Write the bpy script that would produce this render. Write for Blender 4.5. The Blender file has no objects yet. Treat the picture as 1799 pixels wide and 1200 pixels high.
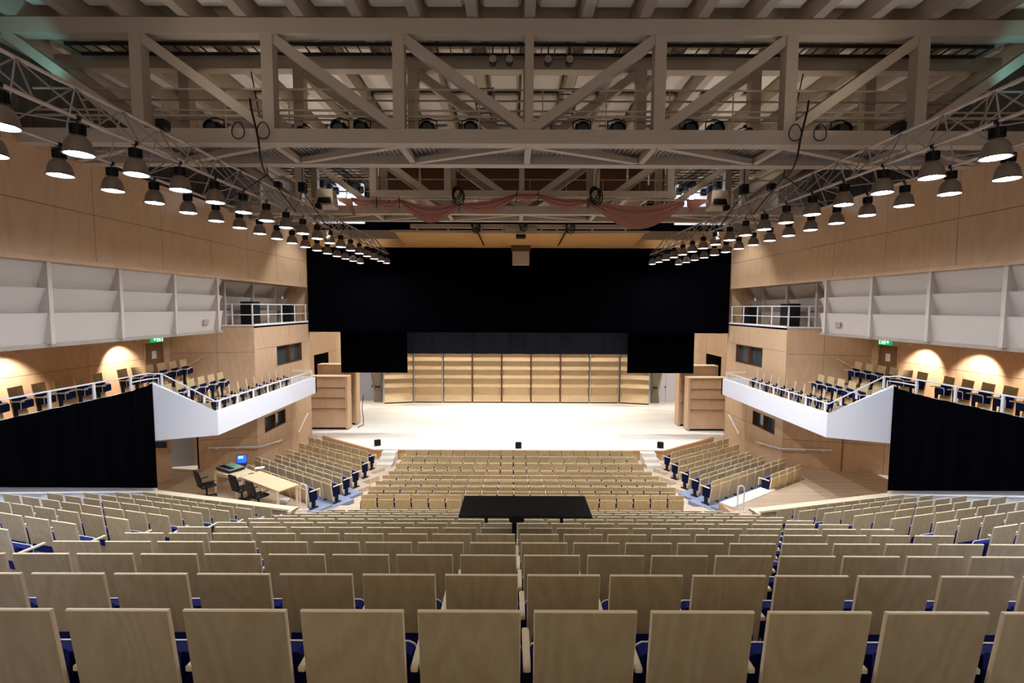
import bpy, bmesh, math, random
from mathutils import Vector, Matrix
random.seed(7)
R = math.radians
SC = bpy.context.scene
COL = SC.collection
ZO = 7.3            # analysis heights are measured from the eye; the hall's lowest floor sits near 0
XC = 0.34           # hall centre line
def mir(x): return 2*XC - x
ORD = ['zeroth','first','second','third','fourth','fifth','sixth','seventh','eighth','ninth','tenth','eleventh','twelfth','thirteenth','fourteenth','fifteenth','sixteenth','seventeenth','eighteenth','nineteenth','twentieth']

# ------------------------------------------------------------------ materials
def lin(c):
    return tuple(((v/255)/12.92 if v/255 <= .04045 else ((v/255+.055)/1.055)**2.4) for v in c)
def newmat(name):
    m = bpy.data.materials.new(name); m.use_nodes = True
    nt = m.node_tree; return m, nt, nt.nodes['Principled BSDF']
def mat(name, rgb, rough=.5, metal=0., noise=.06, scale=12., spec=.3, bump=0.):
    m, nt, b = newmat(name)
    c = lin(rgb)
    tc = nt.nodes.new('ShaderNodeTexCoord'); n = nt.nodes.new('ShaderNodeTexNoise')
    n.inputs['Scale'].default_value = scale; n.inputs['Detail'].default_value = 3
    nt.links.new(tc.outputs['Object'], n.inputs['Vector'])
    mx = nt.nodes.new('ShaderNodeMix'); mx.data_type = 'RGBA'
    mx.inputs['A'].default_value = (*[v*(1-noise) for v in c], 1); mx.inputs['B'].default_value = (*[min(1, v*(1+noise)) for v in c], 1)
    nt.links.new(n.outputs['Fac'], mx.inputs['Factor']); nt.links.new(mx.outputs['Result'], b.inputs['Base Color'])
    b.inputs['Roughness'].default_value = rough; b.inputs['Metallic'].default_value = metal; b.inputs['Specular IOR Level'].default_value = spec
    if bump:
        bp = nt.nodes.new('ShaderNodeBump'); bp.inputs['Strength'].default_value = bump; bp.inputs['Distance'].default_value = .01
        nt.links.new(n.outputs['Fac'], bp.inputs['Height']); nt.links.new(bp.outputs['Normal'], b.inputs['Normal'])
    return m
def wood(name, a, b_, scale=(3, 3, .55), rough=.42, rnd=True, dist=5.0, wscale=4.0):
    m, nt, b = newmat(name)
    N = nt.nodes.new; L = nt.links.new
    tc = N('ShaderNodeTexCoord'); mp = N('ShaderNodeMapping'); mp.inputs['Scale'].default_value = scale
    vec = tc.outputs['Object']
    if rnd:
        oi = N('ShaderNodeObjectInfo'); ml = N('ShaderNodeVectorMath'); ml.operation = 'SCALE'
        cb = N('ShaderNodeCombineXYZ')
        for k, f in zip('XYZ', (37., 91., 53.)):
            mu = N('ShaderNodeMath'); mu.operation = 'MULTIPLY'; mu.inputs[1].default_value = f
            L(oi.outputs['Random'], mu.inputs[0]); L(mu.outputs[0], cb.inputs[k])
        ad = N('ShaderNodeVectorMath'); ad.operation = 'ADD'; L(vec, ad.inputs[0]); L(cb.outputs[0], ad.inputs[1]); vec = ad.outputs[0]
    L(vec, mp.inputs['Vector'])
    nz = N('ShaderNodeTexNoise'); nz.inputs['Scale'].default_value = 1.0; nz.inputs['Detail'].default_value = 1.2; nz.inputs['Distortion'].default_value = .3
    L(mp.outputs[0], nz.inputs['Vector'])
    mk = N('ShaderNodeMath'); mk.operation = 'MULTIPLY'; mk.inputs[1].default_value = dist*7; L(nz.outputs['Fac'], mk.inputs[0])
    sn = N('ShaderNodeMath'); sn.operation = 'SINE'; L(mk.outputs[0], sn.inputs[0])
    n2 = N('ShaderNodeTexNoise'); n2.inputs['Scale'].default_value = wscale*5; n2.inputs['Detail'].default_value = 3; L(mp.outputs[0], n2.inputs['Vector'])
    ma = N('ShaderNodeMath'); ma.operation = 'MULTIPLY_ADD'; ma.inputs[1].default_value = .17; L(sn.outputs[0], ma.inputs[0]); L(n2.outputs['Fac'], ma.inputs[2])
    mx = N('ShaderNodeMix'); mx.data_type = 'RGBA'
    mx.inputs['A'].default_value = (*lin(a), 1); mx.inputs['B'].default_value = (*lin(b_), 1)
    L(ma.outputs[0], mx.inputs['Factor'])
    out = mx.outputs['Result']
    if rnd:
        hs = N('ShaderNodeHueSaturation'); mr = N('ShaderNodeMapRange')
        mr.inputs['To Min'].default_value = .9; mr.inputs['To Max'].default_value = 1.08
        L(oi.outputs['Random'], mr.inputs['Value']); L(mr.outputs[0], hs.inputs['Value']); L(out, hs.inputs['Color']); out = hs.outputs['Color']
    L(out, b.inputs['Base Color'])
    b.inputs['Roughness'].default_value = rough; b.inputs['Specular IOR Level'].default_value = .3
    return m
def planks(name, a, b_, rough=.4, bw=2.4, rh=.11):
    m, nt, b = newmat(name)
    N = nt.nodes.new; L = nt.links.new
    tc = N('ShaderNodeTexCoord'); br = N('ShaderNodeTexBrick')
    br.inputs['Scale'].default_value = 1; br.inputs['Brick Width'].default_value = bw; br.inputs['Row Height'].default_value = rh
    br.inputs['Mortar Size'].default_value = .003; br.inputs['Color1'].default_value = (*lin(a), 1); br.inputs['Color2'].default_value = (*lin(b_), 1)
    br.inputs['Mortar'].default_value = (*[v*.55 for v in lin(b_)], 1); br.inputs['Bias'].default_value = 0
    L(tc.outputs['Object'], br.inputs['Vector']); 
    nz = N('ShaderNodeTexNoise'); nz.inputs['Scale'].default_value = 2.; mp = N('ShaderNodeMapping'); mp.inputs['Scale'].default_value = (.5, 8, 1)
    L(tc.outputs['Object'], mp.inputs['Vector']); L(mp.outputs[0], nz.inputs['Vector'])
    hs = N('ShaderNodeHueSaturation'); mr = N('ShaderNodeMapRange'); mr.inputs['To Min'].default_value = .86; mr.inputs['To Max'].default_value = 1.12
    L(nz.outputs['Fac'], mr.inputs['Value']); L(mr.outputs[0], hs.inputs['Value']); L(br.outputs['Color'], hs.inputs['Color'])
    L(hs.outputs['Color'], b.inputs['Base Color']); b.inputs['Roughness'].default_value = rough; b.inputs['Specular IOR Level'].default_value = .35
    return m
def emis(name, rgb, s):
    m, nt, b = newmat(name)
    b.inputs['Base Color'].default_value = (*lin(rgb), 1); b.inputs['Emission Color'].default_value = (*lin(rgb), 1); b.inputs['Emission Strength'].default_value = s
    return m
def glass(name, rgb, alpha=.25):
    m, nt, b = newmat(name)
    b.inputs['Base Color'].default_value = (*lin(rgb), 1); b.inputs['Roughness'].default_value = .05
    b.inputs['Transmission Weight'].default_value = .85; b.inputs['IOR'].default_value = 1.1; b.inputs['Specular IOR Level'].default_value = .6
    return m

M_SEAT = wood('birch_seat', (220, 196, 148), (196, 168, 120), scale=(2.4, 2.4, .8), dist=9., wscale=2.2)
M_EDGE = mat('birch_edge', (248, 224, 184), .35)  # pale timber; on chair edges it also paints overhead lamp light
M_RIMW = mat('pan_rim', (232, 222, 214), .4)
M_WALL = wood('birch_wall', (214, 178, 142), (198, 162, 126), scale=(.8, .8, .25), rnd=False, dist=12., wscale=1.2)
M_SHELL = wood('maple_shell', (236, 206, 164), (222, 190, 146), scale=(.4, 1, 2), rnd=True, dist=10., wscale=1)
M_CANOPY = wood('oak_canopy', (216, 168, 108), (200, 148, 88), scale=(.6, 2, 2), rnd=False, dist=2., wscale=2)
M_FLOOR = planks('plank_floor', (226, 204, 176), (210, 186, 156))
M_STAGE = planks('stage_planks', (242, 234, 218), (234, 223, 204))
M_OAKFLOOR = planks('side_planks', (210, 184, 154), (192, 164, 132))
M_LIP = wood('lip_wood', (202, 162, 120), (186, 144, 102), scale=(.4, .4, 2), rnd=False)
M_BLUE = mat('blue_fabric', (27, 34, 98), .85, noise=.15, scale=60, spec=.15)
M_NAVYP = mat('navy_upholstery', (22, 25, 62), .85, noise=.15, scale=50, spec=.1)
M_NAVY = mat('navy_carpet', (146, 152, 172), .95, noise=.12, scale=40)
M_STEEL = mat('dark_steel', (32, 33, 42), .45, .3)
M_CREAM = mat('cream_paint', (184, 168, 146), .5, noise=.03, scale=3)
M_ROOF = mat('roof_deck_paint', (160, 146, 130), .7, noise=.04, scale=2)
M_PANEL = mat('white_panel', (230, 220, 204), .7, noise=.03, scale=2)
M_WHITE = mat('white_plaster', (190, 178, 164), .7, noise=.02, scale=3)
M_PAR = mat('white_parapet', (238, 238, 242), .6, noise=.015, scale=3)
M_WPIPE = mat('white_pipe', (232, 230, 228), .4, noise=.02)
M_BLACK = mat('black_velvet', (3, 3, 6), 1, noise=.3, scale=3, spec=.02)
M_NAVYC = mat('midnight_curtain', (10, 11, 20), .8, noise=.25, scale=3, spec=.1)
M_BLK = mat('black_plastic', (16, 16, 18), .45, noise=.2)
M_BOARD = mat('black_painted_board', (15, 14, 15), .42, noise=.5, scale=30)
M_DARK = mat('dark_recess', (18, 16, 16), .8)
M_ALU = mat('aluminium', (200, 186, 174), .3, .4, noise=.08)
M_ALUD = mat('truss_bracing_alloy', (156, 144, 134), .4, .3)
M_LAMP = mat('lamp_spun_metal', (140, 126, 112), .3, .3, noise=.15, scale=8)
M_RIM = mat('lamp_rim', (150, 150, 158), .2, .9)
M_PINK = mat('faded_pink_cloth', (172, 118, 102), .9, noise=.2, scale=8)
M_GREYC = mat('grey_drape', (112, 100, 92), .9, noise=.1)
M_BROWN = wood('brown_baffle', (112, 78, 56), (92, 62, 44), rnd=False)
M_DOORW = mat('white_door', (226, 228, 236), .5, noise=.02)
M_DOORG = mat('grey_door', (168, 170, 180), .5, noise=.02)
M_DOORB = wood('door_veneer', (150, 112, 76), (132, 96, 62), rnd=False)
M_TABLE = wood('table_birch', (236, 212, 168), (222, 194, 146), scale=(.6, 3, 3), rnd=False)
M_GLASS = glass('window_glass', (170, 180, 180))
M_SAND = mat('net_curtain', (150, 136, 112), .9, noise=.25, scale=20)
M_LENS = mat('lens_glass', (70, 80, 92), .1, .4)
M_BLUEP = mat('blue_lantern', (36, 56, 120), .5)
M_GRID = mat('cable_tray_steel', (58, 50, 46), .5, .5)
M_CABLE = mat('black_rubber', (14, 13, 13), .6)
M_SILVER = mat('silver_post', (196, 196, 204), .3, .6)
M_PAPER = mat('paper', (232, 230, 226), .8, noise=.02)
E_LAMP = emis('lamp_light', (228, 238, 255), 155)
E_WORK = emis('work_light', (220, 232, 255), 260)
E_EXIT = emis('exit_green', (20, 165, 100), .9)
E_EXITW = emis('exit_white', (200, 255, 230), 1.1)
E_SCREEN = emis('screen_blue', (30, 80, 235), 1.6)
E_SCREENL = emis('screen_light', (120, 170, 255), 1.6)
E_KEY = emis('green_led', (90, 190, 70), .12)
E_SPOT = emis('spot_bulb', (255, 236, 205), 20)

# ------------------------------------------------------------------ mesh building
class MB:
    def __init__(s, m=False): s.v = []; s.f = []; s.k = []; s.cur = 0; s.m = m
    def add(s, vs, fs):
        o = len(s.v); s.v += [tuple(p) for p in vs]
        for f in fs: s.f.append(tuple(i+o for i in f)); s.k.append(s.cur)
        return s
    def slot(s, i): s.cur = i; return s
    def hexa(s, p):
        return s.add(p, [(0,1,2,3),(7,6,5,4),(0,4,5,1),(1,5,6,2),(2,6,7,3),(3,7,4,0)])
    def box(s, x0, x1, y0, y1, z0, z1):
        return s.hexa([(x0,y0,z0),(x1,y0,z0),(x1,y1,z0),(x0,y1,z0),(x0,y0,z1),(x1,y0,z1),(x1,y1,z1),(x0,y1,z1)])
    def obox(s, o, ux, uy, uz, a, b, c):       # oriented box: origin + spans a,b,c = (lo,hi) along unit dirs
        o, ux, uy, uz = map(Vector, (o, ux, uy, uz)); p = []
        for z in c:
            for x, y in ((a[0],b[0]),(a[1],b[0]),(a[1],b[1]),(a[0],b[1])): p.append(o+ux*x+uy*y+uz*z)
        return s.hexa(p)
    def cbox(s, x0, x1, y0, y1, z0, z1, c=.01):  # chamfered box
        vs = []; cx = [(x0,x1),(y0,y1),(z0,z1)]
        idx = {}
        for ix in (0,1):
            for iy in (0,1):
                for iz in (0,1):
                    for ax in range(3):
                        p = [cx[0][ix], cx[1][iy], cx[2][iz]]
                        for q, i in ((0,ix),(1,iy),(2,iz)):
                            if q != ax: p[q] += c*(1 if i == 0 else -1)
                        idx[(ix,iy,iz,ax)] = len(vs); vs.append(p)
        fs = []
        for ax in range(3):
            o1, o2 = [q for q in range(3) if q != ax]
            for e in (0,1):
                def K(a, b, w=ax):
                    t = [0,0,0]; t[ax] = e; t[o1] = a; t[o2] = b
                    return idx[(t[0],t[1],t[2],w)]
                fs.append((K(0,0),K(1,0),K(1,1),K(0,1)))
        for ax in range(3):
            o1, o2 = [q for q in range(3) if q != ax]
            for a in (0,1):
                for b in (0,1):
                    def K2(e, w):
                        t = [0,0,0]; t[ax] = e; t[o1] = a; t[o2] = b
                        return idx[(t[0],t[1],t[2],w)]
                    fs.append((K2(0,o1),K2(1,o1),K2(1,o2),K2(0,o2)))
        for ix in (0,1):
            for iy in (0,1):
                for iz in (0,1): fs.append(tuple(idx[(ix,iy,iz,a)] for a in range(3)))
        return s.add(vs, fs)
    def beam(s, p0, p1, w, h, up=(0,0,1)):
        p0, p1 = Vector(p0), Vector(p1); d = (p1-p0); l = d.length; d.normalize()
        u = Vector(up)
        if abs(d.dot(u)) > .98: u = Vector((0,1,0))
        x = d.cross(u).normalized(); z = x.cross(d).normalized()
        return s.obox(p0, x, d, z, (-w/2,w/2), (0,l), (-h/2,h/2))
    def tube(s, pts, r, n=8, cap=True):
        pts = [Vector(p) for p in pts]; vs = []; fs = []
        prev = None
        for i, p in enumerate(pts):
            d = ((pts[min(i+1,len(pts)-1)]-p).normalized() if i < len(pts)-1 else Vector((0,0,0))) + ((p-pts[i-1]).normalized() if i else Vector((0,0,0)))
            d.normalize()
            if prev is None:
                a = Vector((0,0,1)) if abs(d.z) < .9 else Vector((1,0,0))
                x = d.cross(a).normalized()
            else:
                x = (prev - d*prev.dot(d))
                x = x.normalized() if x.length > 1e-4 else d.orthogonal().normalized()
            prev = x; y = d.cross(x)
            for k in range(n):
                t = 2*math.pi*k/n; vs.append(p + x*(r*math.cos(t)) + y*(r*math.sin(t)))
        for i in range(len(pts)-1):
            for k in range(n): fs.append((i*n+k, i*n+(k+1)%n, (i+1)*n+(k+1)%n, (i+1)*n+k))
        if cap: fs += [tuple(range(n))[::-1], tuple(range((len(pts)-1)*n, len(pts)*n))]
        return s.add(vs, fs)
    def lathe(s, prof, c=(0,0,0), n=20, axis='z', ang=None):
        vs = []; fs = []
        for r, z in prof:
            for k in range(n):
                t = 2*math.pi*k/n; x, y = r*math.cos(t), r*math.sin(t)
                p = (x,y,z) if axis == 'z' else ((x,z,y) if axis == 'y' else (z,x,y))
                vs.append((p[0]+c[0], p[1]+c[1], p[2]+c[2]))
        for i in range(len(prof)-1):
            for k in range(n): fs.append((i*n+k, i*n+(k+1)%n, (i+1)*n+(k+1)%n, (i+1)*n+k))
        return s.add(vs, fs)
    def disc(s, c, r, n=20, axis='z'):
        vs = []
        for k in range(n):
            t = 2*math.pi*k/n; x, y = r*math.cos(t), r*math.sin(t)
            vs.append((c[0]+x, c[1]+y, c[2]) if axis == 'z' else (c[0]+x, c[1], c[2]+y))
        return s.add(vs, [tuple(range(n))])
    def prism(s, poly, z0, z1):
        n = len(poly)
        vs = [(x,y,z0) for x,y in poly] + [(x,y,z1) for x,y in poly]
        return s.add(vs, [tuple(range(n))[::-1], tuple(range(n,2*n))] + [(i,(i+1)%n,n+(i+1)%n,n+i) for i in range(n)])
    def sheet(s, rows, th=0.):                 # rows of points -> open grid
        n = len(rows[0]); vs = [p for r in rows for p in r]; fs = []
        for i in range(len(rows)-1):
            for k in range(n-1): fs.append((i*n+k, i*n+k+1, (i+1)*n+k+1, (i+1)*n+k))
        return s.add(vs, fs)
    def build(s, name, mats, parent=None, smooth=False, origin=None, solid=0):
        vs = [(mir(x),y,z) for x,y,z in s.v] if s.m else s.v
        o0 = Vector(origin) if origin is not None else (parent.location.copy() if parent is not None and parent.type == 'EMPTY' else Vector((0,0,0)))
        if parent is not None and parent.parent is not None: o0 = parent.parent.location.copy()
        me = bpy.data.meshes.new(name); me.from_pydata([Vector(p)-o0 for p in vs], [], s.f)
        for mm in (mats if isinstance(mats, (list,tuple)) else [mats]): me.materials.append(mm)
        for p, k in zip(me.polygons, s.k): p.material_index = k
        bm = bmesh.new(); bm.from_mesh(me); bmesh.ops.recalc_face_normals(bm, faces=bm.faces)
        if solid: bmesh.ops.solidify(bm, geom=bm.faces[:], thickness=solid)
        bm.to_mesh(me); bm.free()
        if smooth:
            for p in me.polygons: p.use_smooth = True
            try: me.set_sharp_from_angle(angle=R(40))
            except Exception: pass
        o = bpy.data.objects.new(name, me); COL.objects.link(o)
        if parent is not None: o.parent = parent
        elif origin is not None: o.location = o0
        return o
def thing(name, label, cat, loc, group=None, m=False, rz=0):
    o = bpy.data.objects.new(name, None); COL.objects.link(o); o.empty_display_size = .1
    o.location = (mir(loc[0]) if m else loc[0], loc[1], loc[2]); o.rotation_euler = (0,0,rz)
    return tag(o, label, cat, group)
def tag(o, label, cat, group=None, kind=None):
    o['label'] = label; o['category'] = cat
    if group: o['group'] = group
    if kind: o['kind'] = kind
    return o
def struct(mb, name, m, label=None, smooth=False):
    o = mb.build(name, m, smooth=smooth); o['kind'] = 'structure'
    if label: o['label'] = label
    return o
def dup(root, loc, rz, label, group, name=None):
    r = root.copy(); COL.objects.link(r); r.location = loc; r.rotation_euler = (0,0,rz); r['label'] = label; r['group'] = group
    for ch in root.children:
        c = ch.copy(); COL.objects.link(c); c.parent = r
        for g in ch.children:
            d = g.copy(); COL.objects.link(d); d.parent = c
    return r
SIDES = ((False, 'left'), (True, 'right'))

def panel_wall(mb, o, ux, uz, us, vs, useam, vseam, n, th=.05, g=.006, skip=()):
    """panels on a grid us x vs (in metres along ux / uz from o); n = outward normal; g = half gap at seams"""
    o, ux, uz, n = Vector(o), Vector(ux), Vector(uz), Vector(n)
    for i in range(len(us)-1):
        for j in range(len(vs)-1):
            uc, vc = (us[i]+us[i+1])/2, (vs[j]+vs[j+1])/2
            if any(a <= uc <= b and c <= vc <= d for a, b, c, d in skip): continue
            a0 = us[i]+(g if us[i] in useam else 0); a1 = us[i+1]-(g if us[i+1] in useam else 0)
            c0 = vs[j]+(g if vs[j] in vseam else 0); c1 = vs[j+1]-(g if vs[j+1] in vseam else 0)
            mb.slot(0).obox(o, ux, n, uz, (a0,a1), (-th,0), (c0,c1))
            mb.slot(1).obox(o, ux, n, uz, (us[i],us[i+1]), (-th-.04,-th+.03), (vs[j],vs[j+1]))

# ================================================================== SETTING
FAR = 34.0
# --- floors -----------------------------------------------------------------
struct(MB().box(-12.6, 13.3, 11.5, FAR, -7.5, -7.26), 'floor', M_FLOOR)
UH = .92                                        # upper seat height
for n in range(-3, 13):                         # raked steps of the upper centre block
    z = -1.393 - .346*(n-1) - UH; y = 2.067 + .883*(n-1)
    struct(MB().box(-6.4, 7.1, y-.32, y+.57 if n < 12 else 12.35, z-.5, z), 'floor', M_NAVY)
PH = R(13.9); DU = (-math.cos(PH), math.sin(PH)); NU = (math.sin(PH), math.cos(PH))
def sideU(k): return (-6.72, 6.641+.893*k+.03, -3.125-.348*k)
for m, sd in SIDES:
    for k in range(-5, 7):
        X, Y, Z = sideU(k); z = Z-UH
        a = Vector((X+.55, Y-.13, 0)); p = []
        for t, q in ((-.0,-.33),(5.4,-.33),(5.4,.62),(0,.62)):
            p.append((a.x+DU[0]*t+NU[0]*q, a.y+DU[1]*t+NU[1]*q))
        b = MB(m).prism(p, z-.5, z); struct(b, 'floor', M_NAVY)
# cross aisle with the two side foyers
CA = -6.45
half = [(XC, 12.2), (-5.9, 12.45), (-10.6, 13.55), (-11.0, 14.2), (-13.6, 14.3), (-13.6, 18.4), (-12.6, 18.25), (-10.47, 18.95), (-10.45, 17.45), (-6.75, 15.05), (-6.3, 14.15), (XC, 14.1)]
for m, sd in SIDES:
    h = list(half)
    if m: h[9:10] = [(-8.75, 16.35), (-8.5, 16.7), (-6.25, 15.25)]
    struct(MB(m).prism(h, CA-.22, CA), 'floor', M_OAKFLOOR)
# lower centre block steps
LH = .85
LROW = [(14.48,-5.90),(15.25,-5.94),(16.08,-6.06),(16.95,-6.17),(17.83,-6.33),(18.9,-6.38),(19.78,-6.37),(20.7,-6.39)]
for i, (y, z) in enumerate(LROW):
    struct(MB().box(-6.5, 7.18, y-.36, (LROW[i+1][0]-.36) if i < 7 else 22.05, z-LH-.2, z-LH), 'floor', M_FLOOR)
SROW = [('a',-6.63,20.24,-6.23,8),('b',-6.55,19.05,-6.17,8),('c',-6.58,17.98,-6.16,8),('d',-6.60,17.03,-6.07,8),('e',-6.58,16.0,-5.92,9),('f',-7.12,15.39,-5.86,8)]
PL = R(33); DL = (-math.cos(PL), math.sin(PL)); NL = (math.sin(PL), math.cos(PL))
for m, sd in SIDES:
    for r, X, Y, Z, n in SROW:
        p = []
        for t, q in ((-.75,-.25),(n*.54-.1,-.25),(n*.54-.1,.72),(-.75,.72)): p.append((X+DL[0]*t+NL[0]*q, Y+DL[1]*t+NL[1]*q))
        struct(MB(m).prism(p, Z-LH-.2, Z-LH), 'floor', M_NAVY if r in 'def' else M_FLOOR)
# --- stage -------------------------------------------------------------------
SZ = -6.79
sp = [(-6.62,22.1),(-9.98,24.48),(-11.6,24.5),(-11.6,FAR)]
sp = sp + [(mir(x),y) for x,y in sp[::-1]]
st = struct(MB().prism(sp, -7.26, SZ), 'floor', M_STAGE, 'pale plank concert stage floor')
lip = MB()
for a, b in (((-9.98,24.48),(-6.62,22.1)),((-6.62,22.1),(mir(-6.62),22.1)),((mir(-6.62),22.1),(mir(-9.98),24.48))):
    lip.beam((a[0],a[1]-.01,SZ-.03), (b[0],b[1]-.01,SZ-.03), .09, .075)
    lip.beam((a[0],a[1]+.02,SZ-.28), (b[0],b[1]+.02,SZ-.28), .05, .42)
struct(lip, 'trim_1', M_LIP, 'wooden nosing and fascia along the stage front')
# --- side walls ---------------------------------------------------------------
WX = -10.42
SEAMY = [round(-1.7+2.27*k, 3) for k in range(0, 12)]
for m, sd in SIDES:
    b = MB(m); us = sorted([-3.]+SEAMY+[24.2])
    panel_wall(b, (WX,0,0), (0,1,0), (0,0,1), us, [1.02,2.26,3.5], SEAMY, [2.26], (1,0,0))
    struct(b, 'wall_'+sd, [M_WALL, M_DARK], 'birch panelled upper side wall')
    struct(MB(m).box(WX-.12, WX+.05, -3, 24.2, .99, 1.1).box(WX-.15, WX+.03, -3, 24.2, 3.44, 3.56), 'trim_2', M_CANOPY if 0 else M_WALL, 'timber ledges of the upper side wall')
    struct(MB(m).box(-13.2, WX-.1, -3, 24.2, 3.3, 3.42), 'ceiling', M_ROOF)
    # attic drapes above the wall
    y = -3.; rows = []
    top = []; bot = []
    while y < 24:
        x = -12.6+.06*math.sin(y*19); top.append((x,y,6.5)); bot.append((x,y,3.42)); y += .06
    d = MB(m).sheet([top, bot]).build('attic_drape', M_GREYC, solid=.01)
    tag(d, f'grey pleated drape behind the roof truss ends above the {sd} wall', 'drape')
    # tower wall by the stage (flush with the upper wall), windows cut out
    b = MB(m)
    us = [19.0, 19.58, 20.79, 21.42, 22.0, 23.27, 24.2]; vs = [-7.4, -5.33, -4.66, -3.5, -2.63, -1.75, -.78]
    panel_wall(b, (WX,0,0), (0,1,0), (0,0,1), us, vs, [22.0], [-5.33,-3.5,-1.75], (1,0,0),
               skip=[(20.79,23.27,-2.63,-1.75),(19.58,21.42,-5.33,-4.66)])
    struct(b, 'wall_'+sd, [M_WALL, M_DARK], 'birch wall of the stage-side tower')
    for q, (y0,y1,z0,z1) in enumerate(((20.79,23.27,-2.63,-1.75),(19.58,21.42,-5.33,-4.66))):
        w = MB(m).slot(0)
        for yy0,yy1,zz0,zz1 in ((y0,y1,z0,z0+.03),(y0,y1,z1-.03,z1),(y0,y0+.03,z0,z1),(y1-.03,y1,z0,z1),((y0+y1)/2-.012,(y0+y1)/2+.012,z0,z1)):
            w.box(WX-.35, WX-.002, yy0, yy1, zz0, zz1)
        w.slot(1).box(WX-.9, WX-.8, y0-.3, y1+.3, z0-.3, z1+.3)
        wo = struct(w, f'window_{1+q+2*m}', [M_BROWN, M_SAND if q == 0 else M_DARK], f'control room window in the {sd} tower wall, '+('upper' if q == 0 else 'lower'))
        g = MB(m).box(WX-.2, WX-.19, y0+.03, y1-.03, z0+.03, z1-.03).build('pane', M_GLASS, wo)
    # tower face towards the foyer
    P0 = Vector((WX, 19.0, 0)); P1 = Vector((-13.3, 18.25, 0)); U = (P1-P0).normalized(); NN = Vector((-U.y, U.x, 0)); 
    if NN.y > 0: NN = -NN
    Lf = (P1-P0).length
    b = MB(m)
    panel_wall(b, P0, U, (0,0,1), [0,1.35,Lf], [-4.0,-1.83,-.78], [1.35], [-1.83], NN)
    panel_wall(b, P0, U, (0,0,1), [0,2.14], [-6.5,-5.33,-4.0], [], [-5.33], NN)
    struct(b, 'wall_'+sd, [M_WALL, M_DARK], 'birch tower face towards the audience')
    struct(MB(m).obox(P0, U, NN, (0,0,1), (2.14,2.5), (-1.2,-1.1), (-6.5,-4.0)).obox(P0, U, NN, (0,0,1), (2.14,2.2), (-1.2,0), (-6.5,-4.0)), 'wall_'+sd, M_DARK)  # near-black sheets paint the shade inside the opening
    # foyer side wall below the balcony, with an opened door leaf on the left
    b = MB(m)
    if not m:
        b.obox(P0, U, NN, (0,0,1), (2.5,3.4), (-.62,-.55), (-6.5,-4.0)); struct(b, 'wall_left', M_DOORG)
        dl = thing('door_leaf', 'cream door leaf standing open beside black side drape', 'door', (-12.6,17.0,CA))
        MB().obox((-12.75,17.3,0), (-.34,-.94,0), (.94,-.34,0), (0,0,1), (0,.85), (-.02,.02), (CA,-4.1)).build('leaf', M_WALL, dl)
        MB().obox((-12.75,17.3,0), (-.34,-.94,0), (.94,-.34,0), (0,0,1), (.08,.1), (.02,.07), (-5.5,-5.38)).obox((-12.75,17.3,0), (-.34,-.94,0), (.94,-.34,0), (0,0,1), (.08,.2), (.06,.08), (-5.46,-5.43)).build('door_handle', M_SILVER, dl)
        sg = thing('notice_board', 'small dark box on the wall under the left balcony corner', 'sign', (-11.2,14.75,-4.4))
        MB().box(-11.35,-11.0,14.7,14.78,-4.5,-4.3).build('panel', M_BLK, sg)
        MB().box(-11.33,-11.02,14.69,14.7,-4.48,-4.32).build('frame', M_STEEL, sg)
    else:
        panel_wall(b, P0, U, (0,0,1), [2.14,3.6,5.0], [-6.5,-5.33,-4.0], [2.14,3.6], [-5.33], NN); struct(b, 'wall_right', [M_WALL, M_DARK])
    struct(MB(m).box(-15.2, -15.1, 13.5, 18.9, -6.5, -4.0).box(-15.2,-12.7,18.9,19.0,-6.5,-4.), 'wall_'+sd, M_WALL)
    # stage house side wall
    b = MB(m); us = [24.25, 26.5, 28.75, 31.0, FAR]
    dz = [-7.3, -4.6, -2.85, -1.5, 2.0, 6.6]
    DO = (27.6, 29.8, -4.6, -2.85)
    us2 = [24.25, 25.9, 27.6, 29.8, 31.9, FAR]
    panel_wall(b, (-11.65,0,0), (0,1,0), (0,0,1), us2, dz, [25.9,29.8,31.9], [-2.85,-1.5,2.0], (1,0,0), skip=[DO])
    struct(b, 'wall_'+sd, [M_WALL, M_DARK], 'birch side wall of the stage house')
    struct(MB(m).box(-11.7, WX-.02, 24.2, 24.27, -7.3, 1.0), 'wall_'+sd, M_WALL)
    struct(MB(m).box(-13.2, WX-.02, 24.2, 24.27, 1.0, 6.6), 'wall_'+sd, M_WHITE)
    struct(MB(m).box(-12.9, -12.8, 27.0, 30.6, -5.0, -2.4).box(-12.8, -11.7, 29.82, 29.9, -4.8, -2.6), 'wall_'+sd, M_DARK)  # near-black box behind the doorway, shade put into its colour
    # gallery of tilted white baffles between fins
    FIN = [10.67-2.03*k for k in range(6, 0, -1)] + [10.67, 12.61, 14.64, 16.76]
    b = MB(m)
    for f in FIN: b.box(WX-.55, WX+.02, f-.05, f+.05, -.86, 1.0)
    fe = FIN + [17.05]
    tiers = [(1.0,.40),(.40,-.16),(-.16,-.86)]
    for i in range(len(fe)-1):
        for zt, zb in tiers:
            xb = WX-.24 if zb > -.5 else WX-.14
            b.add([(WX-.03,fe[i],zt),(WX-.03,fe[i+1],zt),(xb,fe[i+1],zb),(xb,fe[i],zb),(WX-.09,fe[i],zt),(WX-.09,fe[i+1],zt),(xb-.06,fe[i+1],zb),(xb-.06,fe[i],zb)],
                  [(0,1,2,3),(4,7,6,5),(0,4,5,1),(3,2,6,7),(0,3,7,4),(1,5,6,2)])
    b.box(WX-.7, WX-.55, -3, 17.05, -.86, 1.0)
    for f in (18.84, 20.89, 22.85): b.box(WX-1.75, WX-1.0, f-.05, f+.05, -.76, 1.0)
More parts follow.
